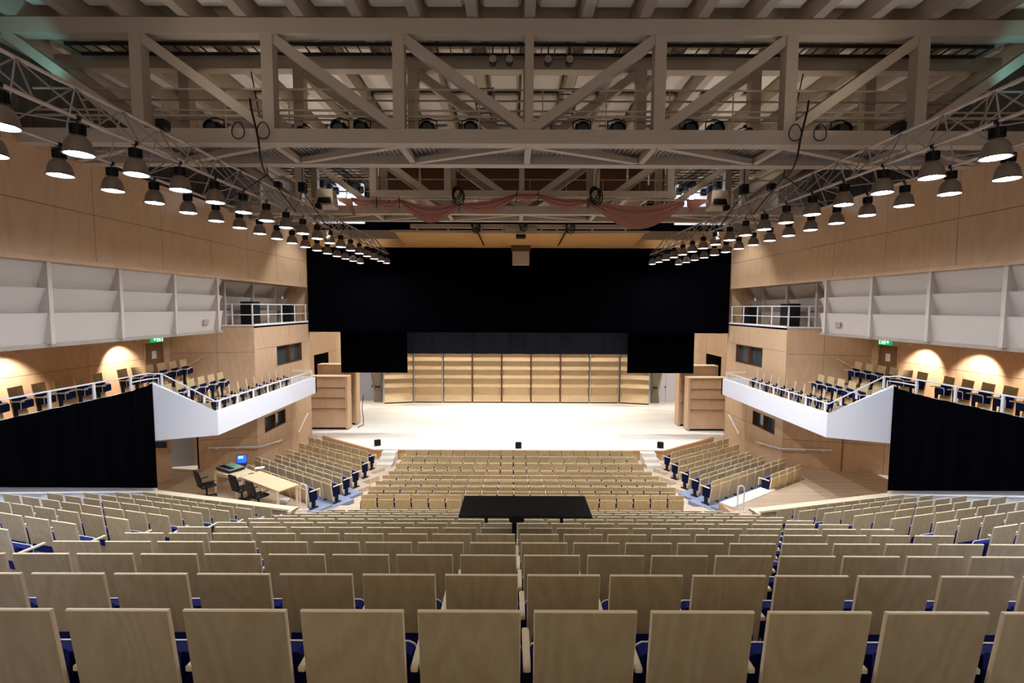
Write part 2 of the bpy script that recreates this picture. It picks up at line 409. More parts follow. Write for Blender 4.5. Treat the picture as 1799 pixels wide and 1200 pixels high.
    for y0, y1 in ((16.76,18.84),(18.84,20.89),(20.89,22.85),(22.85,24.2)):
        for zt, zb in ((1.0,.40),(.40,-.16),(-.16,-.76)):
            b.add([(WX-1.05,y0,zt),(WX-1.05,y1,zt),(WX-1.4,y1,zb),(WX-1.4,y0,zb),(WX-1.11,y0,zt),(WX-1.11,y1,zt),(WX-1.46,y1,zb),(WX-1.46,y0,zb)],
                  [(0,1,2,3),(4,7,6,5),(0,4,5,1),(3,2,6,7),(0,3,7,4),(1,5,6,2)])
    b.box(WX-1.85, WX-1.75, 16.76, 24.2, -.8, 1.0)
    struct(b, 'wall_'+sd, M_WHITE, 'white gallery front of tilted acoustic baffles between fins')
    # soffit under the gallery, deck on the tower
    struct(MB(m).box(-13.5, WX-.08, -3, 17.1, -.94, -.85).box(-13.5, WX-.9, 16.9, 24.2, 1.0, 1.08), 'ceiling', M_ROOF)
    struct(MB(m).prism([(WX,19.0),(-13.4,18.22),(-13.4,24.2),(WX,24.2)], -.86, -.77), 'floor', M_WALL, 'timber deck on top of the tower')
    struct(MB(m).box(WX-.05, WX+.04, 19.0, 24.2, -.78, -.70).obox((WX,19.0,0), U, NN, (0,0,1), (0,Lf), (-.05,.04), (-.78,-.72)), 'trim_3', M_WPIPE, 'white edge strip of the tower deck')
    # balcony back wall with door
    b = MB(m)
    ys = [-3, 1.5, 4.8, 8.1, 11.4, 14.7, 16.95, 17.95, 18.3]
    panel_wall(b, (-13.3,0,0), (0,1,0), (0,0,1), ys, [-3.1,-1.9,-1.35,-.9], [8.1,11.4,14.7,16.95,4.8,1.5], [-1.9], (1,0,0), skip=[(16.95,17.95,-3.2,-1.35)])
    struct(b, 'wall_'+sd, [M_WALL, M_DARK], 'birch back wall of the side balcony')
    dr = struct(MB(m).box(-13.42, -13.36, 16.95, 17.95, -3.1, -1.36), f'door_{1+m}', M_DOORB, f'brown veneer exit door on the {sd} balcony')
    MB(m).box(-13.36, -13.31, 17.05, 17.18, -2.1, -2.07).build('door_handle', M_SILVER, dr)
    MB(m).box(-13.36, -13.352, 17.4, 17.62, -1.95, -1.66).build('notice', M_PAPER, dr)
    MB(m).box(-13.35, -13.28, 17.9, 17.97, -3.1, -1.36).box(-13.35,-13.28,16.93,17.0,-3.1,-1.36).build('frame', M_WALL, dr)
    # balcony floors (tiers) and parapet
    struct(MB(m).prism([(-13.4,-3),(-14.2,-3),(-13.4,18.2),(-11.95,18.5),(-11.95,14.3),(-11.2,14.3),(-11.2,-3)], -3.2, -2.95), 'floor', M_OAKFLOOR)
    struct(MB(m).prism([(-11.95,14.4),(-11.1,14.4),(-10.75,14.6),(-10.75,18.9),(-11.95,18.5)], -4.0, -3.47), 'floor', M_OAKFLOOR)
    struct(MB(m).prism([(-11.0,14.5),(-9.35,14.95),(-9.35,22.2),(-10.42,22.2),(-10.42,19.0),(-10.85,18.8)], -4.05, -3.68), 'floor', M_WHITE)
    b = MB(m)
    b.hexa([(-9.3,14.70,-4.07),(-9.3,22.25,-4.07),(-9.44,22.25,-4.07),(-9.44,14.80,-4.07),(-9.3,14.70,-3.31),(-9.3,22.25,-3.31),(-9.44,22.25,-3.31),(-9.44,14.80,-3.31)])
    b.hexa([(-9.3,14.70,-4.07),(-11.02,14.2,-4.12),(-11.02,14.36,-4.12),(-9.44,14.80,-4.07),(-9.3,14.70,-3.31),(-11.02,14.2,-2.32),(-11.02,14.36,-2.32),(-9.44,14.80,-3.31)])
    b.box(-10.42, -9.3, 22.12, 22.25, -4.07, -3.31)
    struct(b, 'wall_'+sd, M_PAR, 'white balcony parapet with a sloping cut end')
    # balcony edge, white wall under it
    D = Vector((0,-1,0)).normalized(); Nd = Vector((D.y,-D.x,0)); Nd = -Nd if Nd.x < 0 else Nd; E0 = Vector((-11.02,14.3,0))
    if Nd.x < 0: Nd = -Nd
    b = MB(m)
    b.obox(E0, D, Nd, (0,0,1), (0,17), (-.2,0), (-8,-2.6))
    b.obox(E0, D, Nd, (0,0,1), (0,17), (-.2,.06), (-2.7,-2.5))
    struct(b, 'wall_'+sd, M_PAR, 'white side wall of the raked seating')
    # rear end of the balcony zone
# --- back wall of the stage house with doors -------------------------------------
b = MB(); panel_wall(b, (-12,FAR,0), (1,0,0), (0,0,1), [0,6,12.34,18.7,24.7], [-7.3,-3.5,0,3,6.6], [6,12.34,18.7], [-3.5,0,3], (0,-1,0))
struct(b, 'wall_back', [M_WHITE, M_DARK], 'pale back wall of the stage house')
for q, (x0, x1, mm, lab) in enumerate(((-11.3,-9.95,M_DOORG,'grey stage door at back left'),(-9.9,-8.9,M_DOORW,'white stage door at back left behind tied curtain'),(10.05,12.3,M_DOORW,'white double stage door at back right'))):
    d = struct(MB().box(x0, x1, FAR-.1, FAR-.03, SZ, SZ+2.45), f'door_{3+q}', mm, lab)
    MB().box(x0-.06, x0, FAR-.12, FAR-.03, SZ, SZ+2.5).box(x1, x1+.06, FAR-.12, FAR-.03, SZ, SZ+2.5).box(x0-.06, x1+.06, FAR-.12, FAR-.03, SZ+2.45, SZ+2.52).build('frame', M_DOORW, d)
    xm = (x0+x1)/2 if q == 2 else x1-.12
    MB().box(xm-.05, xm-.03, FAR-.17, FAR-.1, SZ+1.0, SZ+1.16).box(xm-.16, xm-.03, FAR-.18, FAR-.16, SZ+1.07, SZ+1.1).build('door_handle', M_STEEL, d)
    if q == 2: MB().box(xm-.008, xm+.008, FAR-.105, FAR-.1, SZ, SZ+2.45).build('door_gap', M_DARK, d)
# --- roof -----------------------------------------------------------------------
struct(MB().box(-13.2, 13.9, -3, FAR, 6.6, 6.75), 'ceiling', M_ROOF, 'pale roof deck')
b = MB()
RIBX = [XC+1.19*(k+.0) for k in range(-10, 11)]
for i in range(len(RIBX)-1):
    x0, x1 = RIBX[i]+.17, RIBX[i+1]-.17
    for y0, y1 in ((-3,4.2),(4.6,10.5),(12.0,13.0),(13.3,14.3),(14.75,16.9),(17.3,18.6),(20.6,23.4)): b.cbox(x0, x1, y0, y1, 6.33, 6.52, .07)
struct(b, 'ceiling', M_PANEL, 'pale acoustic ceiling panels between the roof beams')
for i, x in enumerate(RIBX):
    o = MB().box(x-.11, x+.11, -3, FAR-.1, 5.98, 6.6).build('roof_beam', M_CREAM, origin=(x,12,6.3))
    side = 'on the hall centre line' if i == 10 else f'{ORD[abs(i-10)]} beam {"left" if i < 10 else "right"} of the centre line'
    tag(o, f'cream roof beam running towards stage, {side}', 'beam', 'roof beams under the ceiling deck')

# ================================================================== ROOF TRUSSES
MOD = 2.73
def roof_truss(name, Y, label, y_i, diag=True):
    t = thing('roof_truss', label, 'truss', (XC, Y, 3.42), 'cross trusses of the roof')
    MB().box(-10.9, 11.6, Y-.13, Y+.13, 5.64, 5.95).build('top_chord', M_CREAM, t)
    MB().box(-10.6, 11.3, Y-.15, Y+.15, 3.43, 3.72).build('bottom_chord', M_CREAM, t)
    for k in range(-3, 4):
        x = XC+MOD*k; w = .12 if k else .09
        MB().box(x-w, x+w, Y-.12, Y+.12, 3.72, 5.64).build('post', M_CREAM, t)
    for k in range(-4, 4):
        a, c = (k, k+1) if k < 0 else (k+1, k)
        xa, xc = XC+MOD*a, XC+MOD*c
        MB().beam((xa,Y,5.66), (xc,Y,3.7), .2, .2).build('diagonal', M_CREAM, t)
    return t
T1, T1B, T2, T2B = 10.3, 11.75, 17.75, 19.15
roof_truss('a', T1, 'large cream roof truss nearest the camera', 0)
roof_truss('b', T1B, 'cream roof truss just behind the nearest one', 1)
roof_truss('c', T2, 'cream roof truss nearer of the pair by the stage', 2)
roof_truss('d', T2B, 'cream roof truss farther of the pair by the stage', 3)
for ya, yb, w in ((T1,T1B,'over the middle of the hall'),(T2,T2B,'by the stage')):
    t = thing('truss_bracing', f'flat cream zigzag bracing between the paired trusses {w}', 'bracing', (XC,(ya+yb)/2,3.5))
    for k in range(-3, 4):
        x = XC+MOD*k; MB().beam((x,ya+.15,3.5), (x,yb-.15,3.5), .14, .12).build('rung', M_CREAM, t)
    for k in range(1, 5):
        for s in (-1,1):
            MB().beam((XC+s*MOD*k,yb-.12,3.5), (XC+s*MOD*(k-1),ya+.12,3.5), .14, .12).build('brace', M_CREAM, t)
    b = MB(); b.box(-10.3, 11.0, ya+.2, yb-.15, 3.66, 3.68)
    x = -10.2
    while x < 10.9: b.box(x, x+.05, ya+.2, yb-.15, 3.63, 3.66); x += .11
    tag(b.build('catwalk_deck', M_ROOF, origin=(XC,ya+.7,3.66)), f'corrugated catwalk deck inside the paired trusses {w}', 'catwalk')
# catwalk rails
for Y, zz, w in ((T1+.18,(4.66,4.22,4.1),'nearest roof truss'),(T2+.18,(4.75,4.3),'stage side roof truss')):
    t = thing('catwalk_railing', f'thin cream pipe railing along the {w}', 'railing', (XC,Y,3.7))
    for z in zz: MB().tube([(-10.3,Y,z),(11,Y,z)], .022 if z != 4.1 else .03, 6).build('rail', M_CREAM, t)
    for k in range(-7, 8): MB().tube([(XC+MOD*.5*k+.3,Y,3.7),(XC+MOD*.5*k+.3,Y,zz[0])], .014, 6).build('post', M_CREAM, t)
for Y, z, w in ((T1B-.15,4.9,'upper'),(T1B-.15,4.45,'lower')):
    tag(MB().tube([(-10.3,Y,z),(11,Y,z)], .025, 6).build('lighting_pipe', M_CREAM, origin=(XC,Y,z)), f'{w} cream lighting pipe between the nearest trusses', 'pipe')
# cable trays
def tray(p0, p1, w, n, label, up=(0,0,1)):
    p0, p1 = Vector(p0), Vector(p1); d = (p1-p0).normalized(); s = d.cross(Vector(up)).normalized()*w/2
    t = thing('cable_tray', label, 'cable tray', tuple((p0+p1)/2))
    b = MB()
    for q in (-1, 1): b.beam(p0+s*q, p1+s*q, .04, .07)
    for k in range(n+1):
        c = p0.lerp(p1, k/n); b.beam(c-s*1.02, c+s*1.02, .025, .025)
    b.build('ladder', M_GRID, t)
    return t
tray((-9.9,11.05,5.78), (10.6,11.05,5.78), .42, 70, 'long dark ladder tray crossing between the two nearest trusses')
for z, q in ((5.9,0),(5.66,0)):
    pass
tray((-.75,12.3,5.5), (-.75,17.4,5.5), .5, 17, 'dark ladder tray running to stage left of centre post')
tray((1.45,12.3,5.5), (1.45,17.4,5.5), .5, 17, 'dark ladder tray running to stage right of centre post')

# ================================================================== SPOTLIGHTS
def spotlight(x, Y, z, label, rz=0, mat_=None, s=1.):
    mb = mat_ or M_BLK
    t = thing('stage_spotlight', label, 'spotlight', (x,Y,z), 'spotlights standing along the nearest truss')
    b = MB(); b.cbox(x-.13*s, x+.13*s, Y-.02, Y+.3*s, z+.06, z+.30*s, .03); b.lathe([(.11*s,Y-.02),(.125*s,Y-.1)], (x,0,z+.18*s), 14, 'y')
    b.build('housing', mb, t)
    MB().disc((x,Y-.03,z+.18*s), .105*s, 14, 'y').build('lens', M_LENS, t)
    MB().tube([(x-.17*s,Y+.12,z+.16*s),(x-.17*s,Y+.12,z+.36*s),(x,Y+.12,z+.42*s),(x+.17*s,Y+.12,z+.36*s),(x+.17*s,Y+.12,z+.16*s)], .014, 6).build('yoke', M_BLK, t)
    MB().box(x-.03, x+.03, Y+.09, Y+.15, z+.4*s, z+.47*s).box(x-.1,x+.1,Y+.05,Y+.2,z,z+.06).build('clamp', M_STEEL, t)
    for o in t.children: pass
SPX = [(-6.6,'yoke-raised black spotlight, leftmost on nearest truss'),(-4.62,'small blue spotlight left of the hoist cable'),(-3.83,'black spotlight, third from left on nearest truss'),(-3.35,'black spotlight, fourth from left on nearest truss'),
       (-1.88,'black spotlight, fifth from left on nearest truss'),(-.93,'black spotlight left of centre post on nearest truss'),(1.53,'black spotlight right of centre post on nearest truss'),(2.3,'black spotlight, second right of centre post'),
       (3.9,'black spotlight, third right of centre post'),(4.47,'black spotlight, fourth right of centre post'),(5.15,'blue spotlight right of centre by the right hoist cable'),(7.25,'black spotlight, rightmost on nearest truss')]
for x, l in SPX: spotlight(x, T1+.35, 3.7, l, mat_=M_BLUEP if 'blue' in l else None, s=.75 if 'blue' in l else 1.15)
for i, x in enumerate((-.45,-.08,.78,1.26)):
    t = thing('par_lamp', f'round par lamp under top chord, {ORD[i+1]} of four from the left', 'lamp', (x,11.0,5.65), 'par lamps under the top chord')
    MB().lathe([(.05,.28),(.085,.2),(.09,.0),(.095,-.02)], (x,10.85,5.5), 14, 'y').build('can', M_BLK, t, smooth=True)
    MB().disc((x,10.86,5.5), .085, 14, 'y').build('lens', M_ALU, t)
    MB().box(x-.015, x+.015, 10.83, 10.86, 5.57, 5.80).build('bracket', M_STEEL, t)

# ================================================================== LAMP TRUSSES
LA, LB, LT = -6.0, -7.27, -6.63; LZ, LTZ = 2.58, 3.30
YT0, YT1 = -2.5, 23.1
for m, sd in SIDES:
    t = thing('lighting_truss', f'long aluminium lighting truss along the {sd} side carrying high-bay lamps', 'truss', (LT,10,LZ), 'lighting trusses', m)
    for x, z in ((LA,LZ),(LB,LZ),(LT,LTZ)):
        b = MB(m); b.tube([(x,YT0,z),(x,YT1,z)], .029, 8)
        y = YT0+.6
        while y < YT1: b.tube([(x,y-.07,z),(x,y+.07,z)], .036, 8); y += 3.
        b.build('chord', M_ALU, t, smooth=True)
    b = MB(m); y = YT0; st = .86; k = 0
    while y < YT1-.3:
        for x in (LA, LB):
            b.tube([(x,y,LZ),(LT,y+st/2,LTZ)], .013, 5); b.tube([(LT,y+st/2,LTZ),(x,min(y+st,YT1),LZ)], .013, 5)
        b.tube([(LA if k % 2 else LB,y,LZ),(LB if k % 2 else LA,min(y+st,YT1),LZ)], .011, 5)
        y += st; k += 1
    for x in (LA, LB): b.tube([(x,YT1,LZ),(LT,YT1,LTZ)], .014, 5)
    b.tube([(LA,YT1,LZ),(LB,YT1,LZ)], .014, 5)
    b.build('bracing', M_ALUD, t)
    # bridles and hoist cables
    for yy, xx in ((10.15, LT+1.6),(15.2,LT)):
        c = thing('hoist_cable', f'black hoist cable with bridle holding the {sd} lighting truss, '+('from the nearest roof truss' if yy < 12 else 'near the stage'), 'cable', (xx,yy,4.0), None, m)
        x = xx
        pts = [(x+.0,yy,5.2 if yy < 12 else 3.6),(x+.03,yy,4.6 if yy < 12 else 3.58),(x-.05,yy+.2,4.0 if yy < 12 else 3.56),(x+.05 if yy < 12 else x,yy+2.0 if yy < 12 else yy+.1,3.72 if yy < 12 else 3.54)]
        if yy < 12:
            hook = (LT, 12.4, 3.62)
            MB(m).tube([(-5.45,T1-.2,4.3),(-5.42,T1-.22,4.1),(-5.38,T1-.22,3.9),(-5.33,T1-.23,3.7),(-5.3,T1-.22,3.5),(-5.3,T1-.18,3.33),(-5.38,T1,3.2),(-5.6,10.8,3.14),(-5.85,11.4,3.16),(-6.1,12.0,3.25),(-6.35,12.5,3.42)], .02, 6).build('cable', M_CABLE, c, smooth=True)
            MB(m).tube([(-6.35,12.5,3.42),(LA,13.3,LZ+.03)], .014, 5).tube([(-6.35,12.5,3.42),(LB,12.1,LZ+.03)], .014, 5).build('bridle', M_CABLE, c)
            MB(m).tube([(-6.35,12.5,3.42),(-6.35,12.3,4.4),(-6.3,T1B,5.7)], .014, 5).build('steel_rope', M_CABLE, c)
            for cx in (-5.72, -5.2):
                pl = []
                for k in range(17):
                    a = 2*math.pi*k/16; pl.append((cx+.13*math.sin(a)*(1+.2*math.cos(a)),T1-.2,3.66-.17*math.cos(a)))
                MB(m).tube(pl, .012, 5).build('loop', M_CABLE, c, smooth=True)
        else:
            MB(m).tube([(xx,yy,6.3),(xx,yy,LTZ+.35)], .015, 5).build('cable', M_CABLE, c)
            MB(m).tube([(xx,yy,LTZ+.35),(LA,yy+.3,LZ)], .012, 5).tube([(xx,yy,LTZ+.35),(LB,yy+.3,LZ)], .012, 5).build('bridle', M_CABLE, c)
            MB(m).box(xx-.1, xx+.1, yy-.12, yy+.12, LTZ+.3, LTZ+.6).build('motor', M_BLK, c)
# lamp prototype at origin: the hook is at z = 0
def lamp_proto():
    t = thing('pendant_lamp', '', 'lamp', (0,0,0))
    b = MB(); b.lathe([(.0,-.05),(.075,-.055),(.08,-.07),(.08,-.19),(.06,-.2)], n=18)
    for k in range(14):
        a = 2*math.pi*k/14; c, s = math.cos(a), math.sin(a); b.obox((0,0,0), (c,s,0), (-s,c,0), (0,0,1), (.07,.092), (-.006,.006), (-.19,-.06))
    b.build('ballast_housing', M_BLK, t)
    MB().lathe([(.06,-.2),(.075,-.21),(.12,-.25),(.15,-.31),(.165,-.38),(.172,-.445),(.168,-.445),(.16,-.38),(.14,-.31),(.11,-.26),(.05,-.215)], n=24).build('reflector', M_LAMP, t, smooth=True)
    MB().lathe([(.17,-.44),(.19,-.45),(.19,-.462),(.168,-.46),(.168,-.445)], n=24).build('rim', M_RIM, t, smooth=True)
    MB().disc((0,0,-.405), .160, 24).build('glowing_glass', E_LAMP, t)
    MB().tube([(0,0,-.06),(0,0,.03)], .012, 6).box(-.03,.03,-.03,.03,.0,.06).build('hook', M_STEEL, t)
    return t
LP = lamp_proto(); first = True
NL_ = 26
for m, sd in SIDES:
    for row, x, y0 in (('inner',LA,5.69),('outer',LB,5.75)):
        ys = [y0+1.0*k for k in range(-8, 18)]
        for i, y in enumerate(ys[::-1]):
            lab = f'lit high-bay lamp on the {row} tube of the {sd} lighting truss, {ORD[i+1] if i < 20 else str(i+1)+"th"} from the stage'
            loc = (mir(x) if m else x, y, LZ-.03)
            if y < 2.6: continue
            if first: LP.location = loc; LP['label'] = lab; LP['group'] = 'high-bay lamps under the lighting trusses'; first = False
            else: dup(LP, loc, 0, lab, 'high-bay lamps under the lighting trusses')

# ================================================================== SEATS
def seat_proto(name, lower, split=.16, fab=None):
    M_F = fab or M_BLUE
    t = thing(name, '', 'chair', (0,0,0))
    H = LH if lower else UH; w = .2375
    lean = .085                                  # the bottom of the back stands forward of its top
    def yb(z): return lean*(H-z)/(H-.25)
    if not lower:
        b = MB(); z0 = .09
        s = 1/math.hypot(1, lean/(H-.25)); n = Vector((0,-s,-s*lean/(H-.25)))
        b.slot(0)
        def P(x, z, d): return (x, yb(z)+d, z)
        # shell with softly chamfered edges: rear face inset, edge faces paler, overhead lamp light put into their colour
        c = .004; th = .018
        vs = [P(-w+c,z0+c,0),P(w-c,z0+c,0),P(w-c,H-c,0),P(-w+c,H-c,0), P(-w,z0,.006),P(w,z0,.006),P(w,H,.006),P(-w,H,.006), P(-w,z0,th),P(w,z0,th),P(w,H,th),P(-w,H,th)]
        b.add(vs, [(0,1,2,3),(11,10,9,8)])
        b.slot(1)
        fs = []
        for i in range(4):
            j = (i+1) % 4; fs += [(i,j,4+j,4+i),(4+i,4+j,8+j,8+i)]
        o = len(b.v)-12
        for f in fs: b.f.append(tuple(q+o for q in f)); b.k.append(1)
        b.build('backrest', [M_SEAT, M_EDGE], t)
    else:
        zs = H-split
        b = MB().slot(0)
        def P(x, z, d): return (x, yb(z)+d, z)
        def slab(za, zb, d0, d1, ww):
            b.slot(0); b.add([P(-ww,za,d0),P(ww,za,d0),P(ww,zb,d0),P(-ww,zb,d0)], [(0,1,2,3)])
            b.add([P(-ww,za,d1),P(ww,za,d1),P(ww,zb,d1),P(-ww,zb,d1)], [(3,2,1,0)])
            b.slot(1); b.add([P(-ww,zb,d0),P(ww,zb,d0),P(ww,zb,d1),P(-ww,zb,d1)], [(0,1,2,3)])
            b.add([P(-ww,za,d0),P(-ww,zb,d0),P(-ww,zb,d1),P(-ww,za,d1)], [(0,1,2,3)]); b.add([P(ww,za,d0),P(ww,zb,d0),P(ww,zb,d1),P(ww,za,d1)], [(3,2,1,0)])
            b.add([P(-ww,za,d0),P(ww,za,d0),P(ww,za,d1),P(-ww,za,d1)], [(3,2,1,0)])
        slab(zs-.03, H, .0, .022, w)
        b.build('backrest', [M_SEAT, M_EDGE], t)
        b = MB(); slab(.1, zs, -.05, -.008, w+.006)
        b.build('rear_panel', [M_SEAT, M_EDGE], t)
    MB().cbox(-.215, .215, .055, .12, .36, H-(.16 if lower else .26), .02).build('back_cushion', M_F, t)
    pw, pt = (.205 if fab else .249), (.60 if not lower else .66)
    pan = MB()
    prof = [(-pw,.38),(pw,.38),(pw,pt-.04),(pw-.012,pt-.015),(pw-.04,pt),(-pw+.04,pt),(-pw+.012,pt-.015),(-pw,pt-.04)]
    def pl(mb, y0, y1, gr=0):
        n = len(prof); vs = [(x*(1+gr),y0+.10*(z-.38)*0,z+(gr*.3 if z > .5 else 0)) for x,z in prof]+[(x*(1+gr),y1,z+(gr*.3 if z > .5 else 0)) for x,z in prof]
        mb.add(vs, [tuple(range(n)), tuple(range(n,2*n))[::-1]]+[(i,(i+1)%n,n+(i+1)%n,n+i) for i in range(n)])
    pl(pan, .16, .235); po = pan.build('seat_pan', M_F, t)
    bd = MB(); pl(bd, .235, .245, .012); bd.build('seat_rim', M_RIMW, po)
    bd = MB(); pl(bd, .245, .275, -.09); bd.build('seat_underside', M_F, po)
    ax = .27
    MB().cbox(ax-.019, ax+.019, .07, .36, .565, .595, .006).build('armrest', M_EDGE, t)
    b = MB(); b.cbox(ax-.015, ax+.015, .13, .22, .05, .57, .006); b.cbox(ax-.019, ax+.019, .06, .36, 0, .05, .008); b.build('pedestal', M_STEEL, t)
    return t
def add_arm_left(t):   # the aisle seat shows a timber arm loop on its open side
    b = MB(); b.cbox(-.305, -.255, .05, .42, .585, .615, .008); b.cbox(-.305, -.255, .39, .42, .36, .6, .008)
    b.build('armrest', M_EDGE, t)
    b = MB(); b.cbox(-.30, -.262, .10, .26, .05, .59, .006); b.cbox(-.31, -.25, .06, .36, 0, .05, .008); b.build('pedestal', M_STEEL, t)
P_UP = seat_proto('auditorium_chair', False)
P_LO = seat_proto('stalls_chair', True, .155); P_LO2 = seat_proto('stalls_chair', True, .28)
P_LOE = seat_proto('stalls_chair', True, .155); add_arm_left(P_LOE); P_LO2E = seat_proto('stalls_chair', True, .28); add_arm_left(P_LO2E)
P_BA = seat_proto('balcony_chair', False, fab=M_NAVYP)
used = set()
def place(proto, x, y, z, rz, label, group):
    if proto.name not in used:
        used.add(proto.name); proto.location = (x,y,z); proto.rotation_euler = (0,0,rz); proto['label'] = label; proto['group'] = group; return proto
    return dup(proto, (x,y,z), rz, label, group)
def in_view(x, y, z, mx=60):
    d = y*.9974 - z*.0716
    if d < .6: return False
    u = 899.5+828*x/d
    return -mx < u < 1799+mx
GL, GR, PIT = -.43+.2375, .106+.2375, .54
for n in range(1, 13):
    Y = 2.067+.883*(n-1); Z = -1.393-.346*(n-1)
    for i in range(9):
        x = GL-PIT*i
        if in_view(x+.25, Y, Z, 5): place(P_UP, x, Y, Z-UH, 0, f'flat-backed seat in the {ORD[n]} row from the camera, {ORD[i+1]} left of the centre gap', 'upper centre block seats')
    for i in range(10):
        x = GR+PIT*i
        if in_view(x-.25, Y, Z, 5): place(P_UP, x, Y, Z-UH, 0, f'flat-backed seat in the {ORD[n]} row from the camera, {ORD[i+1]} right of the centre gap', 'upper centre block seats')
for m, sd in SIDES:
    for k in range(-2, 7):
        X, Y, Z = sideU(k)
        for i in range(8):
            x = X - math.cos(PH)*PIT*i + math.cos(PH)*.2375; y = Y + math.sin(PH)*PIT*i - math.sin(PH)*.2375
            if not in_view(x+.2, y, Z, 5): continue
            place(P_UP, mir(x) if m else x, y, Z-UH, PH if m else -PH, f'flat-backed seat in {sd} side block, {ORD[7-k]} row behind low wall, {ORD[i+1]} from aisle', f'{sd} upper side block seats')
for r, (Y, Z) in enumerate(LROW):
    pr = P_LO2 if r >= 5 else P_LO; pe = P_LO2E if r >= 5 else P_LOE
    for i in range(9): place(pe if i == 8 else pr, GL-PIT*i, Y, Z-LH, 0, f'split-backed seat, lower centre block, {ORD[8-r]} row from stage, {ORD[i+1]} left of centre', 'lower centre block seats')
    for i in range(10): place(pr, GR+PIT*i, Y, Z-LH, 0, f'split-backed seat, lower centre block, {ORD[8-r]} row from stage, {ORD[i+1]} right of centre', 'lower centre block seats')
for m, sd in SIDES:
    for r, (rn, X, Y, Z, n) in enumerate(SROW):
        for i in range(n):
            if m and rn == 'f' and i < 4: continue
            x = X - math.cos(PL)*PIT*i + math.cos(PL)*.2375; y = Y + math.sin(PL)*PIT*i - math.sin(PL)*.2375
            front = rn in 'ab'
            e = (not m and False)
            pr = P_LO2 if front else P_LO
            o = place(pr, mir(x) if m else x, y, Z-LH, PL if m else -PL, f'split-backed seat, {sd} lower wing, {ORD[r+1]} row from stage, {ORD[i+1]} from the aisle', f'{sd} lower wing seats')
            if i == 0 or (m and rn == 'f' and i == 4):      # aisle end: timber arm on the open side
                sx = -1 if m else 1
                b = MB(); b.cbox(sx*.28-.025, sx*.28+.025, .05, .44, .60, .63, .008); b.cbox(sx*.28-.025, sx*.28+.025, .41, .44, .34, .6, .008)
                q = b.build('end_armrest', M_EDGE); q.parent = o
                b = MB(); b.cbox(sx*.272-.02, sx*.272+.02, .05, .33, .26, .62, .015); q = b.build('end_panel', M_NAVYP); q.parent = o
                b = MB(); b.cbox(sx*.27-.015, sx*.27+.015, .12, .26, .04, .28, .006); b.cbox(sx*.27-.02, sx*.27+.02, .05, .36, 0, .05, .008); q = b.build('end_pedestal', M_STEEL); q.parent = o
# balcony seats
for m, sd in SIDES:
    rows = [('rear wall row', [( -12.5-.0*k, 11.72+.585*k) for k in range(-1,5)], -2.95, R(-76)),
            ('exit door row', [(-12.62, 15.12+.565*k) for k in range(6)], -2.95, R(-80)),
            ('middle row', [(-11.35, 15.35+.56*k) for k in range(6)], -3.47, R(-80)),
            ('parapet row', [(-10.05, 15.45+.55*k) for k in range(10)], -3.68, R(-62))]
    for rl, pts, z, rz in rows:
        for i, (x, y) in enumerate(pts):
            place(P_BA, mir(x) if m else x, y, z, -rz if m else rz, f'balcony seat on the {sd} balcony, {rl}, {ORD[len(pts)-i]} from the stage end', f'{sd} balcony seats')

